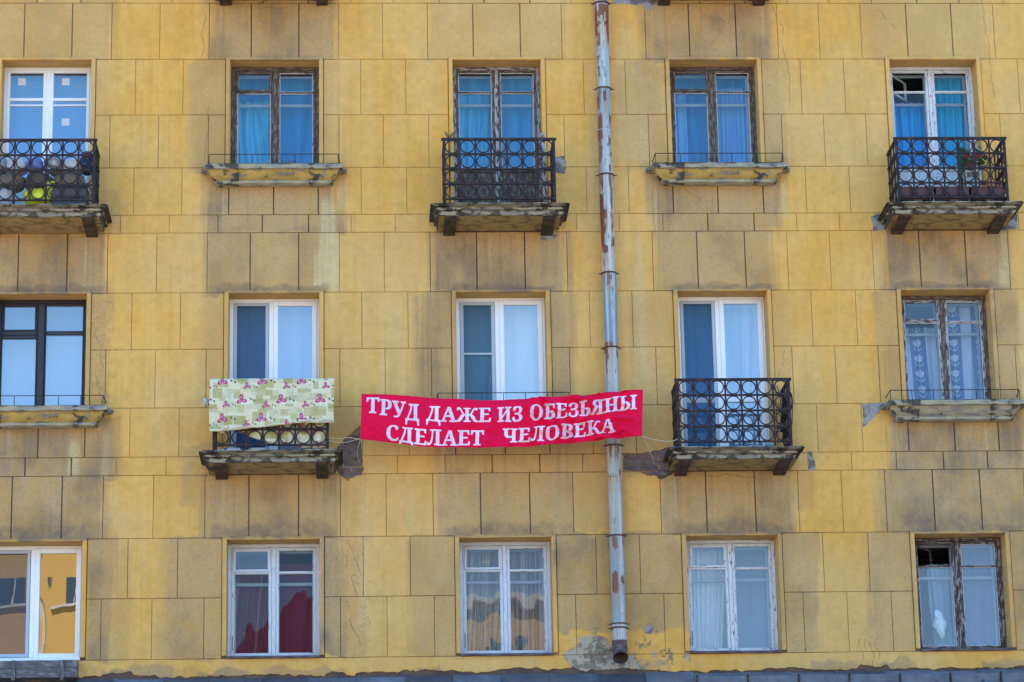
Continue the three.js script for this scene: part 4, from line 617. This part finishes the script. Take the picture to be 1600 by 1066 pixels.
{
  const w = k => WIN[k], mid = k => (WIN[k].x0 + WIN[k].x1) / 2;  // top-row cloth, turquoise apart, is blued for the sky the panes mirror
  drape('curtain', 'flat blind tinted pale blue for mirrored sky behind the stickered white window', 'A1', w('A1').x0, w('A1').x1, 14.5, 16.9, behind, cloth(0.16, 0.46, 0.88, 0.1), { folds: 2, amp: 0.006 });
  drape('curtain', 'curtain tinted light blue for mirrored sky in the weathered window with the flaking ledge', 'A2', w('A2').x0 + 0.03, w('A2').x0 + 0.56, 15.2, 16.5, behind, cloth(0.05, 0.5, 0.76, 0.1), { folds: 4, amp: 0.04, seed: 2 });
  drape('curtain', 'curtain tinted deep blue for mirrored sky in the weathered window with the flaking ledge', 'A2', w('A2').x0, w('A2').x1, 15.2, 16.9, behind - 0.06, cloth(0.0, 0.27, 0.66, 0.1), { folds: 5, amp: 0.035, seed: 3 });
  drape('curtain', 'curtain tinted light blue for mirrored sky behind the worn balcony doors', 'A3', w('A3').x0, mid('A3') - 0.1, 15.0, 16.6, behind, cloth(0.04, 0.47, 0.76, 0.1), { folds: 4, amp: 0.04, seed: 4 });
  drape('curtain', 'plain curtain tinted deep blue for mirrored sky behind the worn balcony doors', 'A3', w('A3').x0, w('A3').x1, 15.0, 16.9, behind - 0.06, cloth(0.02, 0.32, 0.68, 0.1), { folds: 4, amp: 0.035, seed: 5 });
  drape('curtain', 'sheer curtain tinted pale blue for mirrored sky in the grey window beside the drainpipe', 'A4', w('A4').x0 + 0.02, w('A4').x0 + 0.3, 15.2, 16.6, behind, cloth(0.12, 0.42, 0.78, 0.1), { folds: 3, amp: 0.015, seed: 6 });
  drape('curtain', 'curtain tinted deep blue for mirrored sky in the grey window beside the drainpipe', 'A4', w('A4').x0, w('A4').x1, 15.2, 16.9, behind - 0.08, cloth(0.0, 0.26, 0.62, 0.1), { folds: 5, amp: 0.04, seed: 7 });
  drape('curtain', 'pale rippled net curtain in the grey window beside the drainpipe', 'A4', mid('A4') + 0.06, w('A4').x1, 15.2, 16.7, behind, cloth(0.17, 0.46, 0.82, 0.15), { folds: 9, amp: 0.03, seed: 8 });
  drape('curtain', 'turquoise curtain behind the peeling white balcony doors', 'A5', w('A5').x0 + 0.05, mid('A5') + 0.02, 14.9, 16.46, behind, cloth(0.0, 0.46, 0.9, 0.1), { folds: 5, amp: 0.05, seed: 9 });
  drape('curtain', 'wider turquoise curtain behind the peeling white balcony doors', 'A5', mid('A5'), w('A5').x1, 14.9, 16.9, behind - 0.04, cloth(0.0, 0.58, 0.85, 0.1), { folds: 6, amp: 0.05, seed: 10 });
  drape('curtain', 'pale drawn blind in the black framed window', 'B1', w('B1').x0, w('B1').x1, 11.7, 12.93, behind, cloth(0.5, 0.7, 0.9, 0.1), { folds: 1, amp: 0.005, seed: 11 });
  drape('curtain', 'blue grey blind at the top of the black framed window', 'B1', w('B1').x0, w('B1').x1, 12.93, 13.4, behind - 0.05, cloth(0.28, 0.42, 0.58, 0.1), { folds: 1, amp: 0.005, seed: 12 });
  drape('curtain', 'curtain tinted pale lilac for mirrored sky behind the blanket balcony window', 'B2', mid('B2') - 0.05, w('B2').x1, 10.95, 13.4, behind, cloth(0.5, 0.62, 0.88, 0.1), { folds: 1.5, amp: 0.02, seed: 13 });  // pale sky reflection put into the cloth colour
  drape('curtain', 'curtain tinted dark blue for mirrored sky behind the blanket balcony screen', 'B2', w('B2').x0, mid('B2') - 0.08, 10.95, 13.4, behind, cloth(0.1, 0.24, 0.55, 0.1), { folds: 3, amp: 0.02, seed: 14 });  // cloth blue replaces sky mirrored behind the screen, likewise at the next two screens
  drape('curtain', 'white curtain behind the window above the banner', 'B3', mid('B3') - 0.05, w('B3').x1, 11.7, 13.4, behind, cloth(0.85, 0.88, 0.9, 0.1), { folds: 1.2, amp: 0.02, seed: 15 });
  drape('curtain', 'curtain tinted blue grey for mirrored sky behind the barred insect screen', 'B3', w('B3').x0, mid('B3') - 0.08, 11.7, 13.4, behind, cloth(0.2, 0.42, 0.6, 0.1), { folds: 2, amp: 0.02, seed: 16 });
  drape('curtain', 'curtain tinted pale blue for mirrored sky behind the glazed balcony doors', 'B4', mid('B4') - 0.04, w('B4').x1 - 0.22, 10.95, 13.4, behind - 0.05, cloth(0.36, 0.55, 0.76, 0.1), { folds: 1.4, amp: 0.02, seed: 17 });  // sky reflection of the door glass painted into this cloth
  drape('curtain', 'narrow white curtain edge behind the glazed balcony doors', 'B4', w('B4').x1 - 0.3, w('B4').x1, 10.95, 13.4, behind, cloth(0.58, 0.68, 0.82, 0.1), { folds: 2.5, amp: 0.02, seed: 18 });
  drape('curtain', 'curtain tinted deep blue for mirrored sky behind the insect screen of the glazed balcony doors', 'B4', w('B4').x0, mid('B4') - 0.08, 10.95, 13.4, behind, cloth(0.03, 0.33, 0.74, 0.1), { folds: 3, amp: 0.02, seed: 19 });
  // tulip lace
  { const c = document.createElement('canvas'); c.width = 512; c.height = 640; const g = c.getContext('2d'); g.fillStyle = '#5d84b8'; g.fillRect(0, 0, 512, 640);
    for (const x of [40, 250, 460]) { g.fillStyle = 'rgba(208,220,246,.95)'; g.fillRect(x - 42, 0, 84, 640); g.fillStyle = 'rgba(150,172,216,.7)'; for (let k = 0; k < 40; k++) { g.fillRect(x - 40 + (k * 37) % 78, (k * 61) % 640, 10, 3); } }
    const R2 = rng(9); g.fillStyle = 'rgba(170,195,235,.28)'; for (let i = 0; i < 5000; i++) g.fillRect(R2() * 512, R2() * 640, 2, 2);
    for (const x of [145, 355]) for (let y = 70; y < 640; y += 122) { g.fillStyle = '#cfdcf4'; g.beginPath(); g.ellipse(x, y, 24, 28, 0, 0, 7); g.fill(); g.beginPath(); g.ellipse(x - 18, y + 2, 12, 26, -0.3, 0, 7); g.ellipse(x + 18, y + 2, 12, 26, 0.3, 0, 7); g.fill(); g.strokeStyle = '#cfdcf4'; g.lineWidth = 6; g.beginPath(); g.moveTo(x, y + 24); g.lineTo(x + 4, y + 66); g.moveTo(x - 28, y + 30); g.quadraticCurveTo(x - 22, y + 56, x + 3, y + 66); g.moveTo(x + 34, y + 30); g.quadraticCurveTo(x + 26, y + 58, x + 4, y + 66); g.stroke(); }
    const map = new THREE.CanvasTexture(c); map.colorSpace = THREE.SRGBColorSpace; map.wrapS = map.wrapT = THREE.RepeatWrapping; map.repeat.set(1 / 0.95, 1 / 1.2);
    const m = new THREE.MeshPhysicalMaterial({ map, roughness: 1, transmission: 0.2, thickness: 0, side: THREE.DoubleSide });
    drape('lace_curtain', 'white lace curtain with tulips in the peeling window', 'B5', mid('B5') - 0.06, w('B5').x1 - 0.02, 11.7, 13.4, behind, m, { folds: 4, amp: 0.016, seed: 20 });
    drape('lace_curtain', 'pulled aside lace curtain beside the tulip lace', 'B5', w('B5').x0 + 0.04, mid('B5') - 0.03, 11.7, 13.0, behind, m, { folds: 4, amp: 0.022, seed: 21, slope: 0.06 }); }
  const stripes = (a, b, n, c2 = a) => new THREE.MeshPhysicalMaterial({ map: texture(256, 64, (u) => { const t = fbmp(u, 0.3, n, 1, 2); return t > 0.6 ? b : t < 0.36 ? c2 : a; }), roughness: 1, transmission: 0.15, thickness: 0, side: THREE.DoubleSide });
  drape('curtain', 'magenta striped curtain at the white painted window, hanging aslant', 'C2', w('C2').x0, mid('C2') + 0.02, 8.15, 9.6, behind, stripes([0.13, 0.013, 0.05], [0.28, 0.13, 0.15], 22), { folds: 5, amp: 0.025, seed: 22, slope: -0.12 });
  drape('curtain', 'plain magenta curtain at the white painted window', 'C2', mid('C2') - 0.02, w('C2').x1, 8.15, 9.6, behind, cloth(0.13, 0.012, 0.05, 0.1), { folds: 3, amp: 0.02, seed: 23 });
  drape('curtain', 'grey and cream striped curtain, left of a folded pair', 'C3', w('C3').x0 + 0.02, mid('C3') + 0.04, 8.15, 9.85, behind, stripes([0.5, 0.5, 0.48], [0.6, 0.55, 0.44], 18, [0.26, 0.3, 0.34]), { folds: 8, amp: 0.035, seed: 24, slope: -0.06 }).userData.label = 'grey and cream folded curtain leaning from the mullion of the striped pair';
  drape('curtain', 'brown striped curtain hanging straight beside the grey one', 'C3', mid('C3') + 0.02, w('C3').x1, 8.15, 9.85, behind, stripes([0.42, 0.37, 0.36], [0.58, 0.55, 0.5], 14, [0.18, 0.17, 0.2]), { folds: 7, amp: 0.035, seed: 25 });
  drape('curtain', 'white pleated curtain drawn to one side of the chipped window', 'C4', w('C4').x0 + 0.02, mid('C4') - 0.02, 8.15, 9.85, behind, cloth(0.82, 0.87, 0.88, 0.2), { folds: 9, amp: 0.03, seed: 26, gather: 0.22, gx: 0.3 });
  drape('curtain', 'plain slate blue curtain deep in the chipped window', 'C4', mid('C4') - 0.1, w('C4').x1 + 0.05, 8.15, 9.85, behind - 0.2, cloth(0.26, 0.38, 0.5, 0.1), { folds: 2, amp: 0.02, seed: 27 });
  drape('curtain', 'slate blue sheer curtain in the dark brown window', 'C5', mid('C5') - 0.02, w('C5').x1 + 0.02, 8.15, 9.85, behind, cloth(0.2, 0.26, 0.4, 0.15), { folds: 3, amp: 0.02, seed: 28 });
  drape('curtain', 'crooked teal curtain pushed aside in the dark brown window', 'C5', mid('C5') - 0.38, mid('C5') - 0.06, 8.15, 9.5, behind + 0.03, cloth(0.22, 0.38, 0.46, 0.15), { folds: 2, amp: 0.03, seed: 29, gather: 0.3, gx: 0.85 });
  // bag on the sill of the dark window
  const bag = lump(0.09, 0.2, 0.05, 3.3, 0.3, 1.6); bag.rotateZ(0.15); const bm = mesh('plastic_bag', bag, std({ color: rgb(0.6, 0.68, 0.7), roughness: 0.35 })); bm.position.set(mid('C5') - 0.26, 8.62, -0.46); tag(bm, 'crumpled white plastic bag in the dark brown window', 'bag');
  const knob = mesh('houseplant', (() => { const R3 = rng(4), l = []; for (let i = 0; i < 16; i++) { const a = rr(-1.1, 1.1, R3), L = rr(0.1, 0.28, R3); const g = new THREE.SphereGeometry(1, 6, 5); g.scale(0.016, L * 0.45, 0.006); g.translate(0, L * 0.5, 0); g.rotateZ(a); l.push(g); } return merge(l); })(), std({ color: rgb(0.03, 0.05, 0.03), roughness: 0.8 })); knob.position.set(mid('A2') + 0.2, 15.33, -0.44); tag(knob, 'dark spiky houseplant behind the flaking ledge window', 'plant');
}

// ---------------------------------------------------------------- heap on the balcony with bags (A1)
{
  const mats = { white: std({ color: rgb(0.62, 0.64, 0.68), roughness: 0.35 }), blue: std({ color: rgb(0.16, 0.26, 0.62), roughness: 0.4 }), silver: std({ color: rgb(0.4, 0.42, 0.45), roughness: 0.28, metalness: 0.4 }), navy: std({ color: rgb(0.02, 0.045, 0.1), roughness: 0.35 }), brown: std({ color: rgb(0.13, 0.1, 0.08), roughness: 0.8 }), tan: std({ color: rgb(0.22, 0.18, 0.14), roughness: 0.85 }), yellow: std({ color: rgb(0.72, 0.7, 0.02), roughness: 0.35 }), grey: std({ color: rgb(0.1, 0.105, 0.115), roughness: 0.7 }), dark: std({ color: rgb(0.03, 0.03, 0.04), roughness: 0.8 }) };
  const put = (name, label, cat, mat, x, y, rx, ry, rz, z, seed, pw = 2.8, amp = 0.16) => { const m = mesh(name, lump(rx, ry, rz, seed, amp, pw, 3), mats[mat]); m.position.set(x, y, z); return tag(m, label, cat, 'things heaped on the bundle balcony'); };
  const y0 = YA + 0.03;
  put('bundle', 'silver grey wrapped bundle at the top of the heap, beside the white one', 'bundle', 'silver', -8.72, y0 + 0.66, 0.17, 0.13, 0.2, 0.45, 1);
  put('bundle', 'glossy white wrapped bundle on top of the heap', 'bundle', 'white', -8.42, y0 + 0.65, 0.15, 0.12, 0.2, 0.45, 2);
  put('bundle', 'blue and white wrapped bundle on top of the heap', 'bundle', 'blue', -8.16, y0 + 0.64, 0.12, 0.11, 0.2, 0.46, 3);
  put('bundle', 'crinkled silver foil bundle next to the blue one', 'bundle', 'silver', -7.9, y0 + 0.65, 0.13, 0.12, 0.2, 0.45, 4, 2.8, 0.25);
  put('bundle', 'long pale plastic bundle at the end of the top layer', 'bundle', 'white', -7.62, y0 + 0.64, 0.16, 0.11, 0.2, 0.44, 5);
  put('sack', 'black and navy plastic sack wedged into the balcony corner', 'sack', 'navy', -7.42, y0 + 0.68, 0.1, 0.16, 0.2, 0.5, 6, 2.4, 0.25);
  put('sack', 'brown cloth sack below the white bundle', 'sack', 'tan', -8.5, y0 + 0.41, 0.2, 0.13, 0.2, 0.42, 7);
  put('sack', 'dark brown sack below the blue bundle', 'sack', 'brown', -8.1, y0 + 0.41, 0.2, 0.13, 0.2, 0.42, 8);
  put('sack', 'grey brown sack below the long pale bundle', 'sack', 'tan', -7.68, y0 + 0.41, 0.22, 0.13, 0.2, 0.42, 9);
  put('sack', 'upright whitish sack on the slab beside the yellow bag', 'sack', 'white', -8.62, y0 + 0.15, 0.17, 0.16, 0.18, 0.44, 10, 2.8, 0.2);
  put('bag', 'bright yellow plastic bag at the foot of the heap', 'bag', 'yellow', -8.1, y0 + 0.145, 0.2, 0.15, 0.16, 0.53, 11, 2.6, 0.2);
  const tie = mesh('knot', lump(0.06, 0.08, 0.03, 12, 0.35), mats.yellow); tie.position.set(0.17, 0.17, 0.06); tie.rotation.z = -0.7; const yb = scene.getObjectByName('bag'); yb.add(tie);
  for (const [x, yy, lab] of [[-7.66, 0.085, 'grey lidded crate under the other grey crate'], [-7.66, 0.235, 'grey lidded crate stacked on the other grey crate']]) { const cr = group('crate', null, x, y0 + yy - 0.075, 0.44); mesh('body', chamferBox(-0.24, 0.24, 0.0, 0.12, -0.18, 0.18, 0.012), mats.grey, cr); mesh('lid', chamferBox(-0.25, 0.25, 0.121, 0.145, -0.19, 0.19, 0.008), mats.grey, cr); tag(cr, lab, 'crate', 'things heaped on the bundle balcony'); }
}
// ---------------------------------------------------------------- things on the other balconies
{ // worn plank leaning by the worn doors and twigs in the corner (A3)
  const pl = mesh('plank', chamferBox(-0.03, 0.03, 0, 1.18, -0.012, 0.012, 0.004), M.woodGrey); pl.position.set(-0.93, YA + 0.02, 0.4); pl.rotation.set(-0.04, 0.1, 0.02); tag(pl, 'narrow plank with peeling white paint leaning in the balcony corner', 'plank');
  const tw = group('dry_weed', null, -2.3, YA + 0.96, 0.62), R = rng(31); const l = []; for (let i = 0; i < 13; i++) { const a = rr(0, 6.28, R), t = rr(0.1, 0.7, R), L = rr(0.1, 0.22, R); l.push(tube([[0, -0.9 * (i < 3), 0], [Math.cos(a) * t * L * 0.4, L * 0.5, Math.sin(a) * t * L * 0.4], [Math.cos(a) * t * L, L, Math.sin(a) * t * L]], 0.003, 6, 4)); } mesh('stems', merge(l), std({ color: rgb(0.05, 0.035, 0.03), roughness: 1 }), tw); tag(tw, 'dry weed sticking up over the corner of the crumbling balcony', 'plant');
  const bx = mesh('wooden_box', merge([chamferBox(-0.24, 0.24, 0, 0.02, -0.12, 0.12, 0.004), ...ring4(-0.24, 0.24, 0.021, 0.15, 0.09, 0.12, 0.02, 0.004), chamferBox(-0.215, 0.215, 0.025, 0.145, 0.095, 0.11, 0.003), chamferBox(-0.24, -0.22, 0.021, 0.15, -0.12, 0.089, 0.003), chamferBox(0.22, 0.24, 0.021, 0.15, -0.12, 0.089, 0.003)]), std({ map: woodTex([0.16, 0.05, 0.035], [0.1, 0.04, 0.03], 0.5, 0.1, [0.06, 0.02, 0.02]), roughness: 0.8 })); bx.position.set(-1.2, YA + 0.02, 0.3); tag(bx, 'low red brown wooden box on the crumbling balcony', 'box');
}
{ // troughs, geranium, rolled mat (A5)
  const tm = std({ color: rgb(0.075, 0.026, 0.03), roughness: 0.6 }), soil = std({ color: rgb(0.03, 0.022, 0.015), roughness: 1 }), dry = std({ color: rgb(0.2, 0.15, 0.08), roughness: 1 });
  const proto = () => { const t = group('flower_trough', null); const s = new THREE.Shape([[-0.07, 0], [0.07, 0], [0.09, 0.17], [-0.09, 0.17]].map(p => new THREE.Vector2(...p))); const g = new THREE.ExtrudeGeometry(s, { depth: 0.46, bevelEnabled: true, bevelSize: 0.006, bevelThickness: 0.006, bevelSegments: 1 }); g.rotateY(Math.PI / 2); g.translate(-0.23, 0, 0); mesh('body', g, tm, t); mesh('rim', merge(ring4(-0.25, 0.25, -0.1, 0.1, 0, 0.018, 0.02, 0.004).map(q => q.rotateX(-Math.PI / 2).translate(0, 0.166, 0))), tm, t); mesh('soil', chamferBox(-0.22, 0.22, 0.16, 0.178, -0.075, 0.075, 0.004), soil, t); return t; };
  [-0.51, 0.0, 0.51].forEach((dx, i) => { const t = proto(); t.position.set(4.865 + dx, YA + 0.075, 0.61); const R = rng(50 + i), l = []; for (let k = 0; k < 14; k++) { const x = rr(-0.2, 0.2, R), h = rr(0.02, 0.09, R); l.push(bar([x, 0.17, rr(-0.05, 0.05, R)], [x + rr(-0.03, 0.03, R), 0.17 + h, rr(-0.05, 0.05, R)], 0.0025)); } mesh('dry_stems', merge(l), dry, t); tag(t, 'maroon flower trough with dry stems along the balcony foot', 'planter', 'maroon flower troughs'); });
  [-0.5, 0.02, 0.53].forEach((dx, i) => { const b = mesh('brick_stand', chamferBox(-0.06, 0.06, 0, 0.05, -0.1, 0.1, 0.005), brickMats[1]); b.position.set(4.865 + dx, YA + 0.022, 0.6); tag(b, 'brick holding up a maroon flower trough', 'brick', 'bricks under the maroon troughs'); });
  const G = group('geranium', null, 5.22, YA + 0.56, 0.42), R = rng(8), leaf = std({ color: rgb(0.045, 0.1, 0.03), roughness: 0.7, side: THREE.DoubleSide }), red = std({ color: rgb(0.62, 0.03, 0.03), roughness: 0.6 });
  mesh('pot', new THREE.LatheGeometry([[0.0, 0], [0.055, 0], [0.08, 0.12], [0.088, 0.122], [0.088, 0.14], [0.074, 0.14], [0.07, 0.11], [0, 0.11]].map(p => new THREE.Vector2(...p)), 20), std({ color: rgb(0.22, 0.07, 0.06), roughness: 0.85 }), G);
  const lv = []; for (let i = 0; i < 90; i++) { const g = new THREE.CircleGeometry(rr(0.018, 0.04, R), 7); g.rotateX(rr(-1.5, 0.4, R)); g.rotateY(rr(0, 6.28, R)); const a = rr(0, 6.28, R), q = Math.sqrt(R()) * 0.19; g.translate(Math.cos(a) * q + 0.03, 0.17 + rr(-0.05, 0.16, R), Math.sin(a) * q); lv.push(g); } mesh('leaves', merge(lv), leaf, G);
  for (const [x, y, z] of [[-0.08, 0.2, 0.13], [0.07, 0.19, 0.15], [0.12, 0.27, 0.05]]) { const l = []; for (let i = 0; i < 22; i++) { const g = new THREE.IcosahedronGeometry(rr(0.01, 0.016, R), 0); const a = rr(0, 6.28, R), b = rr(-1, 1, R), q = Math.sqrt(1 - b * b); g.translate(x + Math.cos(a) * q * 0.036, y + b * 0.032, z + Math.sin(a) * q * 0.036); l.push(g); } mesh('flower_head', merge(l), red, G); }
  tag(G, 'potted geranium with red flowers on the trough balcony', 'plant');
  const st = group('plant_stand', null, 5.22, YA + 0.02, 0.42); mesh('shelf', chamferBox(-0.12, 0.12, 0.515, 0.535, -0.12, 0.12, 0.004), M.woodWhite, st); for (const [x, z] of [[-1, -1], [1, -1], [-1, 1], [1, 1]]) mesh('leg', chamferBox(x * 0.1 - 0.01, x * 0.1 + 0.01, 0, 0.514, z * 0.1 - 0.01, z * 0.1 + 0.01, 0.002), M.woodWhite, st); tag(st, 'thin white stand carrying the potted geranium', 'stand');
  const mat = group('rolled_mat', null, 5.14, YA + 0.02, 0.12); const sp = []; for (let i = 0; i <= 60; i++) { const a = i / 60 * 6.283 * 3, r = 0.025 + 0.04 * i / 60; sp.push([Math.cos(a) * r, Math.sin(a) * r]); } mesh('roll', grid(60, 1, (u, v, i) => [sp[i][0], v * 1.02, sp[i][1], u, v]), std({ color: rgb(0.012, 0.07, 0.04), roughness: 0.8, side: THREE.DoubleSide }), mat); tag(mat, 'dark green rolled mat standing upright beside the balcony door', 'mat');
}
{ // tubes, board and clip (B2)
  const white = std({ color: rgb(0.7, 0.71, 0.74), roughness: 0.4 }), caps = { blue: std({ color: rgb(0.03, 0.08, 0.42), roughness: 0.4 }), orange: std({ color: rgb(0.62, 0.3, 0.05), roughness: 0.4 }), clear: std({ color: rgb(0.4, 0.62, 0.55), roughness: 0.2 }) };
  for (const [x, c, lab, nz] of [[-5.36, 'blue', 'white tube with blue band lying on the blanket balcony', 1], [-5.02, 'orange', 'white tube with orange cap lying on the blanket balcony', 0]]) { const t = group('sealant_tube', null, x, YB + 0.052, 0.6); const cyl = (a, b, r, r2 = r) => new THREE.CylinderGeometry(r2, r, b - a, 18).rotateZ(-Math.PI / 2).translate((a + b) / 2, 0, 0); mesh('body', cyl(-0.06, 0.12, 0.028), white, t); mesh('band', cyl(-0.1, -0.061, 0.028), caps[c], t); mesh('nozzle', nz ? cyl(-0.17, -0.101, 0.008, 0.022) : cyl(0.121, 0.16, 0.02, 0.008), nz ? caps.clear : white, t); tag(t, lab, 'tube'); }
  const bd = mesh('loose_board', chamferBox(-0.23, 0.23, 0, 0.02, -0.07, 0.07, 0.004), M.woodGrey); bd.position.set(-4.2, YB + 0.03, 0.6); bd.rotation.y = 0.1; tag(bd, 'thin weathered board lying on the blanket balcony', 'board');
  const rag = mesh('rag', lump(0.055, 0.05, 0.04, 14, 0.35, 2), std({ color: rgb(0.5, 0.52, 0.42), roughness: 1 })); rag.position.set(-5.72, YB + 0.77, 0.45); tag(rag, 'pale knotted rag tied to the side of the blanket balcony', 'rag');
  const cup = group('tub', null, 2.1, YB + 0.024, 0.55); mesh('body', new THREE.LatheGeometry([[0, 0], [0.05, 0], [0.062, 0.06], [0.056, 0.06], [0.046, 0.008], [0, 0.008]].map(p => new THREE.Vector2(...p)), 20), std({ color: rgb(0.08, 0.42, 0.5), roughness: 0.4 }), cup); mesh('lid', new THREE.CylinderGeometry(0.065, 0.065, 0.012, 20).translate(0, 0.067, 0), white, cup); tag(cup, 'small turquoise tub with white lid on the empty balcony', 'tub');
  // dead creeper on the far side of the empty balcony
  const R = rng(66), l = []; for (let i = 0; i < 34; i++) { let p = [2.38 + rr(-0.03, 0.03, R), YB + rr(0.05, 0.75, R), rr(0.08, 0.62, R)]; const pts = [p]; for (let k = 0; k < 4; k++) { p = [clamp(p[0] + rr(-0.06, 0.06, R), 2.24, 2.44), clamp(p[1] + rr(-0.05, 0.16, R), YB + 0.03, YB + 0.98), clamp(p[2] + rr(-0.12, 0.12, R), 0.04, 0.7)]; pts.push(p); } l.push(tube(pts, rr(0.004, 0.011, R), 10, 4)); }
  const v = mesh('dead_creeper', merge(l), std({ color: rgb(0.03, 0.025, 0.022), roughness: 1 })); tag(v, 'tangled dead creeper inside the end railing of the empty balcony', 'plant');
}

// ---------------------------------------------------------------- wooden trough under the wide window
{
  const T = group('wooden_trough', null, -8.35, 7.9, 0.02), m = std({ map: woodTex([0.15, 0.135, 0.125], [0.22, 0.21, 0.22], 0.42, 0.5, [0.06, 0.055, 0.055]), roughness: 0.9 });
  for (const [a, b, z] of [[0.13, 0.235, 0.2], [0.0, 0.125, 0.203]]) mesh('board', chamferBox(-0.9, 0.9, a, b, z - 0.022, z, 0.004), m, T);
  for (const x of [-0.55, 0.04, 0.70]) mesh('batten', chamferBox(x - 0.025, x + 0.025, -0.04, 0.237, 0.205, 0.228, 0.004), m, T);
  for (const s of [-1, 1]) mesh('end_board', chamferBox(s * 0.89 - 0.01, s * 0.89 + 0.01, 0.0, 0.23, 0.0, 0.177, 0.003), m, T);
  mesh('floor_board', chamferBox(-0.879, 0.879, 0.0, 0.02, 0.0, 0.177, 0.003), m, T);
  tag(T, 'grey weathered wooden trough under the wide white window', 'planter');
}
// ---------------------------------------------------------------- lean-to with sheet metal roof along the foot of the wall
{
  const E = group('lean_to', null); tag(E, 'lean-to with blue grey sheet metal roof at the foot of the yellow front', 'building');
  mesh('wall', chamferBox(-13.5, 10.5, 0, 7.05, 0.05, 1.25, 0.01), M.plainPlaster, E);
  const pitch = 0.662, n = 33, R = rng(12), sheets = [[1, 1, 1], [1.5, 1.55, 1.6], [0.75, 0.75, 0.78], [1.2, 1.25, 1.3]].map(q => { const m = M.sheet.clone(); m.color = rgb(...q); return m; });
  for (let i = 0; i < n; i++) { const x0 = -11.6 + i * pitch, x1 = x0 + pitch + 0.012, lift = rr(0.0, 0.012, R), tw = rr(-0.008, 0.008, R), top = 7.862 + rr(-0.012, 0.012, R);
    const g = grid(8, 8, (u, v) => { const x = lerp(x0, x1, u), edge = (u < 0.07 ? 1 : 0) * 0.012 + (u > 0.93 ? 0.006 : 0), bend = 0.014 * (fbm(x * 3, v * 3 + i, 3) - 0.5); const t = v; const z = lerp(1.35, 0.012, t), y = lerp(7.08, top, Math.pow(t, 1.0)) + tw * (u - 0.5) * (0.4 + t) + edge + bend + lift + (t > 0.88 ? 0.03 * (t - 0.88) / 0.12 : 0); return [x, y, z, x * 0.7, t * 1.1]; });
    mesh('roof_sheet', g, sheets[Math.floor(R() * 4)], E);
    const slant = rr(-0.05, 0.05, R); mesh('seam', tube([[x0 + 0.01, top + 0.02 + lift, 0.03], [x0 + 0.012 + slant * 0.5, lerp(7.08, top, 0.7) + 0.025 + lift, 0.42], [x0 + slant, 7.11, 1.33]], 0.013, 12, 6), M.sheet, E); }
  // upstand with ribs further out on the right
  for (let i = 0; i < 9; i++) { const x = 1.0 + i * 0.7; mesh('upstand', chamferBox(x, x + 0.69, 7.66, 7.80, 0.34, 0.352 + rr(0, 0.01, R), 0.004), M.sheet, E); mesh('rib', chamferBox(x - 0.012, x + 0.012, 7.655, 7.815, 0.356, 0.386, 0.004), M.beam, E); }
}
// ---------------------------------------------------------------- houses across the street, behind the camera: the window panes mirror them
{
  const ochre = std({ color: rgb(0.62, 0.40, 0.12), roughness: 0.9 }), cream = std({ color: rgb(0.6, 0.55, 0.42), roughness: 0.9 }), dark = std({ color: rgb(0.06, 0.09, 0.11), roughness: 0.3 }), red = std({ color: rgb(0.20, 0.055, 0.04), roughness: 0.8 }), white = std({ color: rgb(0.6, 0.6, 0.58), roughness: 0.7 });
  const block = (name, x0, x1, h, z, mat, label, cols, ww = 0.75, wh = 1.9, drop = 3.2) => { const b = group(name, null, (x0 + x1) / 2, 0, z); const hw = (x1 - x0) / 2; mesh('wall', chamferBox(-hw, hw, 0, h, 0, 12, 0.02), mat, b); mesh('cornice', chamferBox(-hw - 0.4, hw + 0.4, h, h + 0.5, -0.5, 12.4, 0.05), white, b);
    for (let r = 0; r * 3.4 + 4 < h; r++) for (let c = 0; c < cols; c++) { const x = -hw + (c + 0.5) * (2 * hw / cols), y = h - drop - r * 3.4; const w = mesh('window', chamferBox(x - ww, x + ww, y, y + wh, -0.03, 0.06, 0.01), dark, b); mesh('sill', chamferBox(x - ww - 0.1, x + ww + 0.1, y - 0.14, y - 0.02, -0.2, -0.002, 0.01), white, w); mesh('mullion', chamferBox(x - 0.03, x + 0.03, y + 0.01, y + wh - 0.01, -0.07, -0.031, 0.01), white, w); }
    return tag(b, label, 'building', 'houses across the street'); };
  { const f = block('far_house', -27.2, -11.45, 24.6, 71, ochre, 'sunlit ochre house across the street, mirrored in the wide white window', 7, 0.42, 1.15, 2.7);
    for (let i = 0; i < 8; i++) mesh('pilaster', chamferBox(-7.875 + i * 2.25 - 0.16, -7.875 + i * 2.25 + 0.16, 0, 24.3, -0.14, -0.001, 0.02), cream, f); }
  block('far_house', 0.2, 7.2, 22.2, 74, ochre, 'narrow ochre house across the street beside the red gable', 2);
  block('far_house', 16, 40, 15, 71, cream, 'low cream house across the street', 7);
  { const b = group('gabled_house', null, -5.2, 0, 72); mesh('wall', chamferBox(-5.2, 5.2, 0, 19, 0, 10, 0.02), cream, b); const s = new THREE.Shape([[-5.6, 19.02], [5.6, 19.02], [0.8, 23.2]].map(p => new THREE.Vector2(...p))); const g = new THREE.ExtrudeGeometry(s, { depth: 10.6, bevelEnabled: false }); g.translate(0, 0, -0.3); mesh('roof', g, red, b); tag(b, 'house with dark red gable across the street', 'building', 'houses across the street'); }
}
renderer.render(scene, camera);
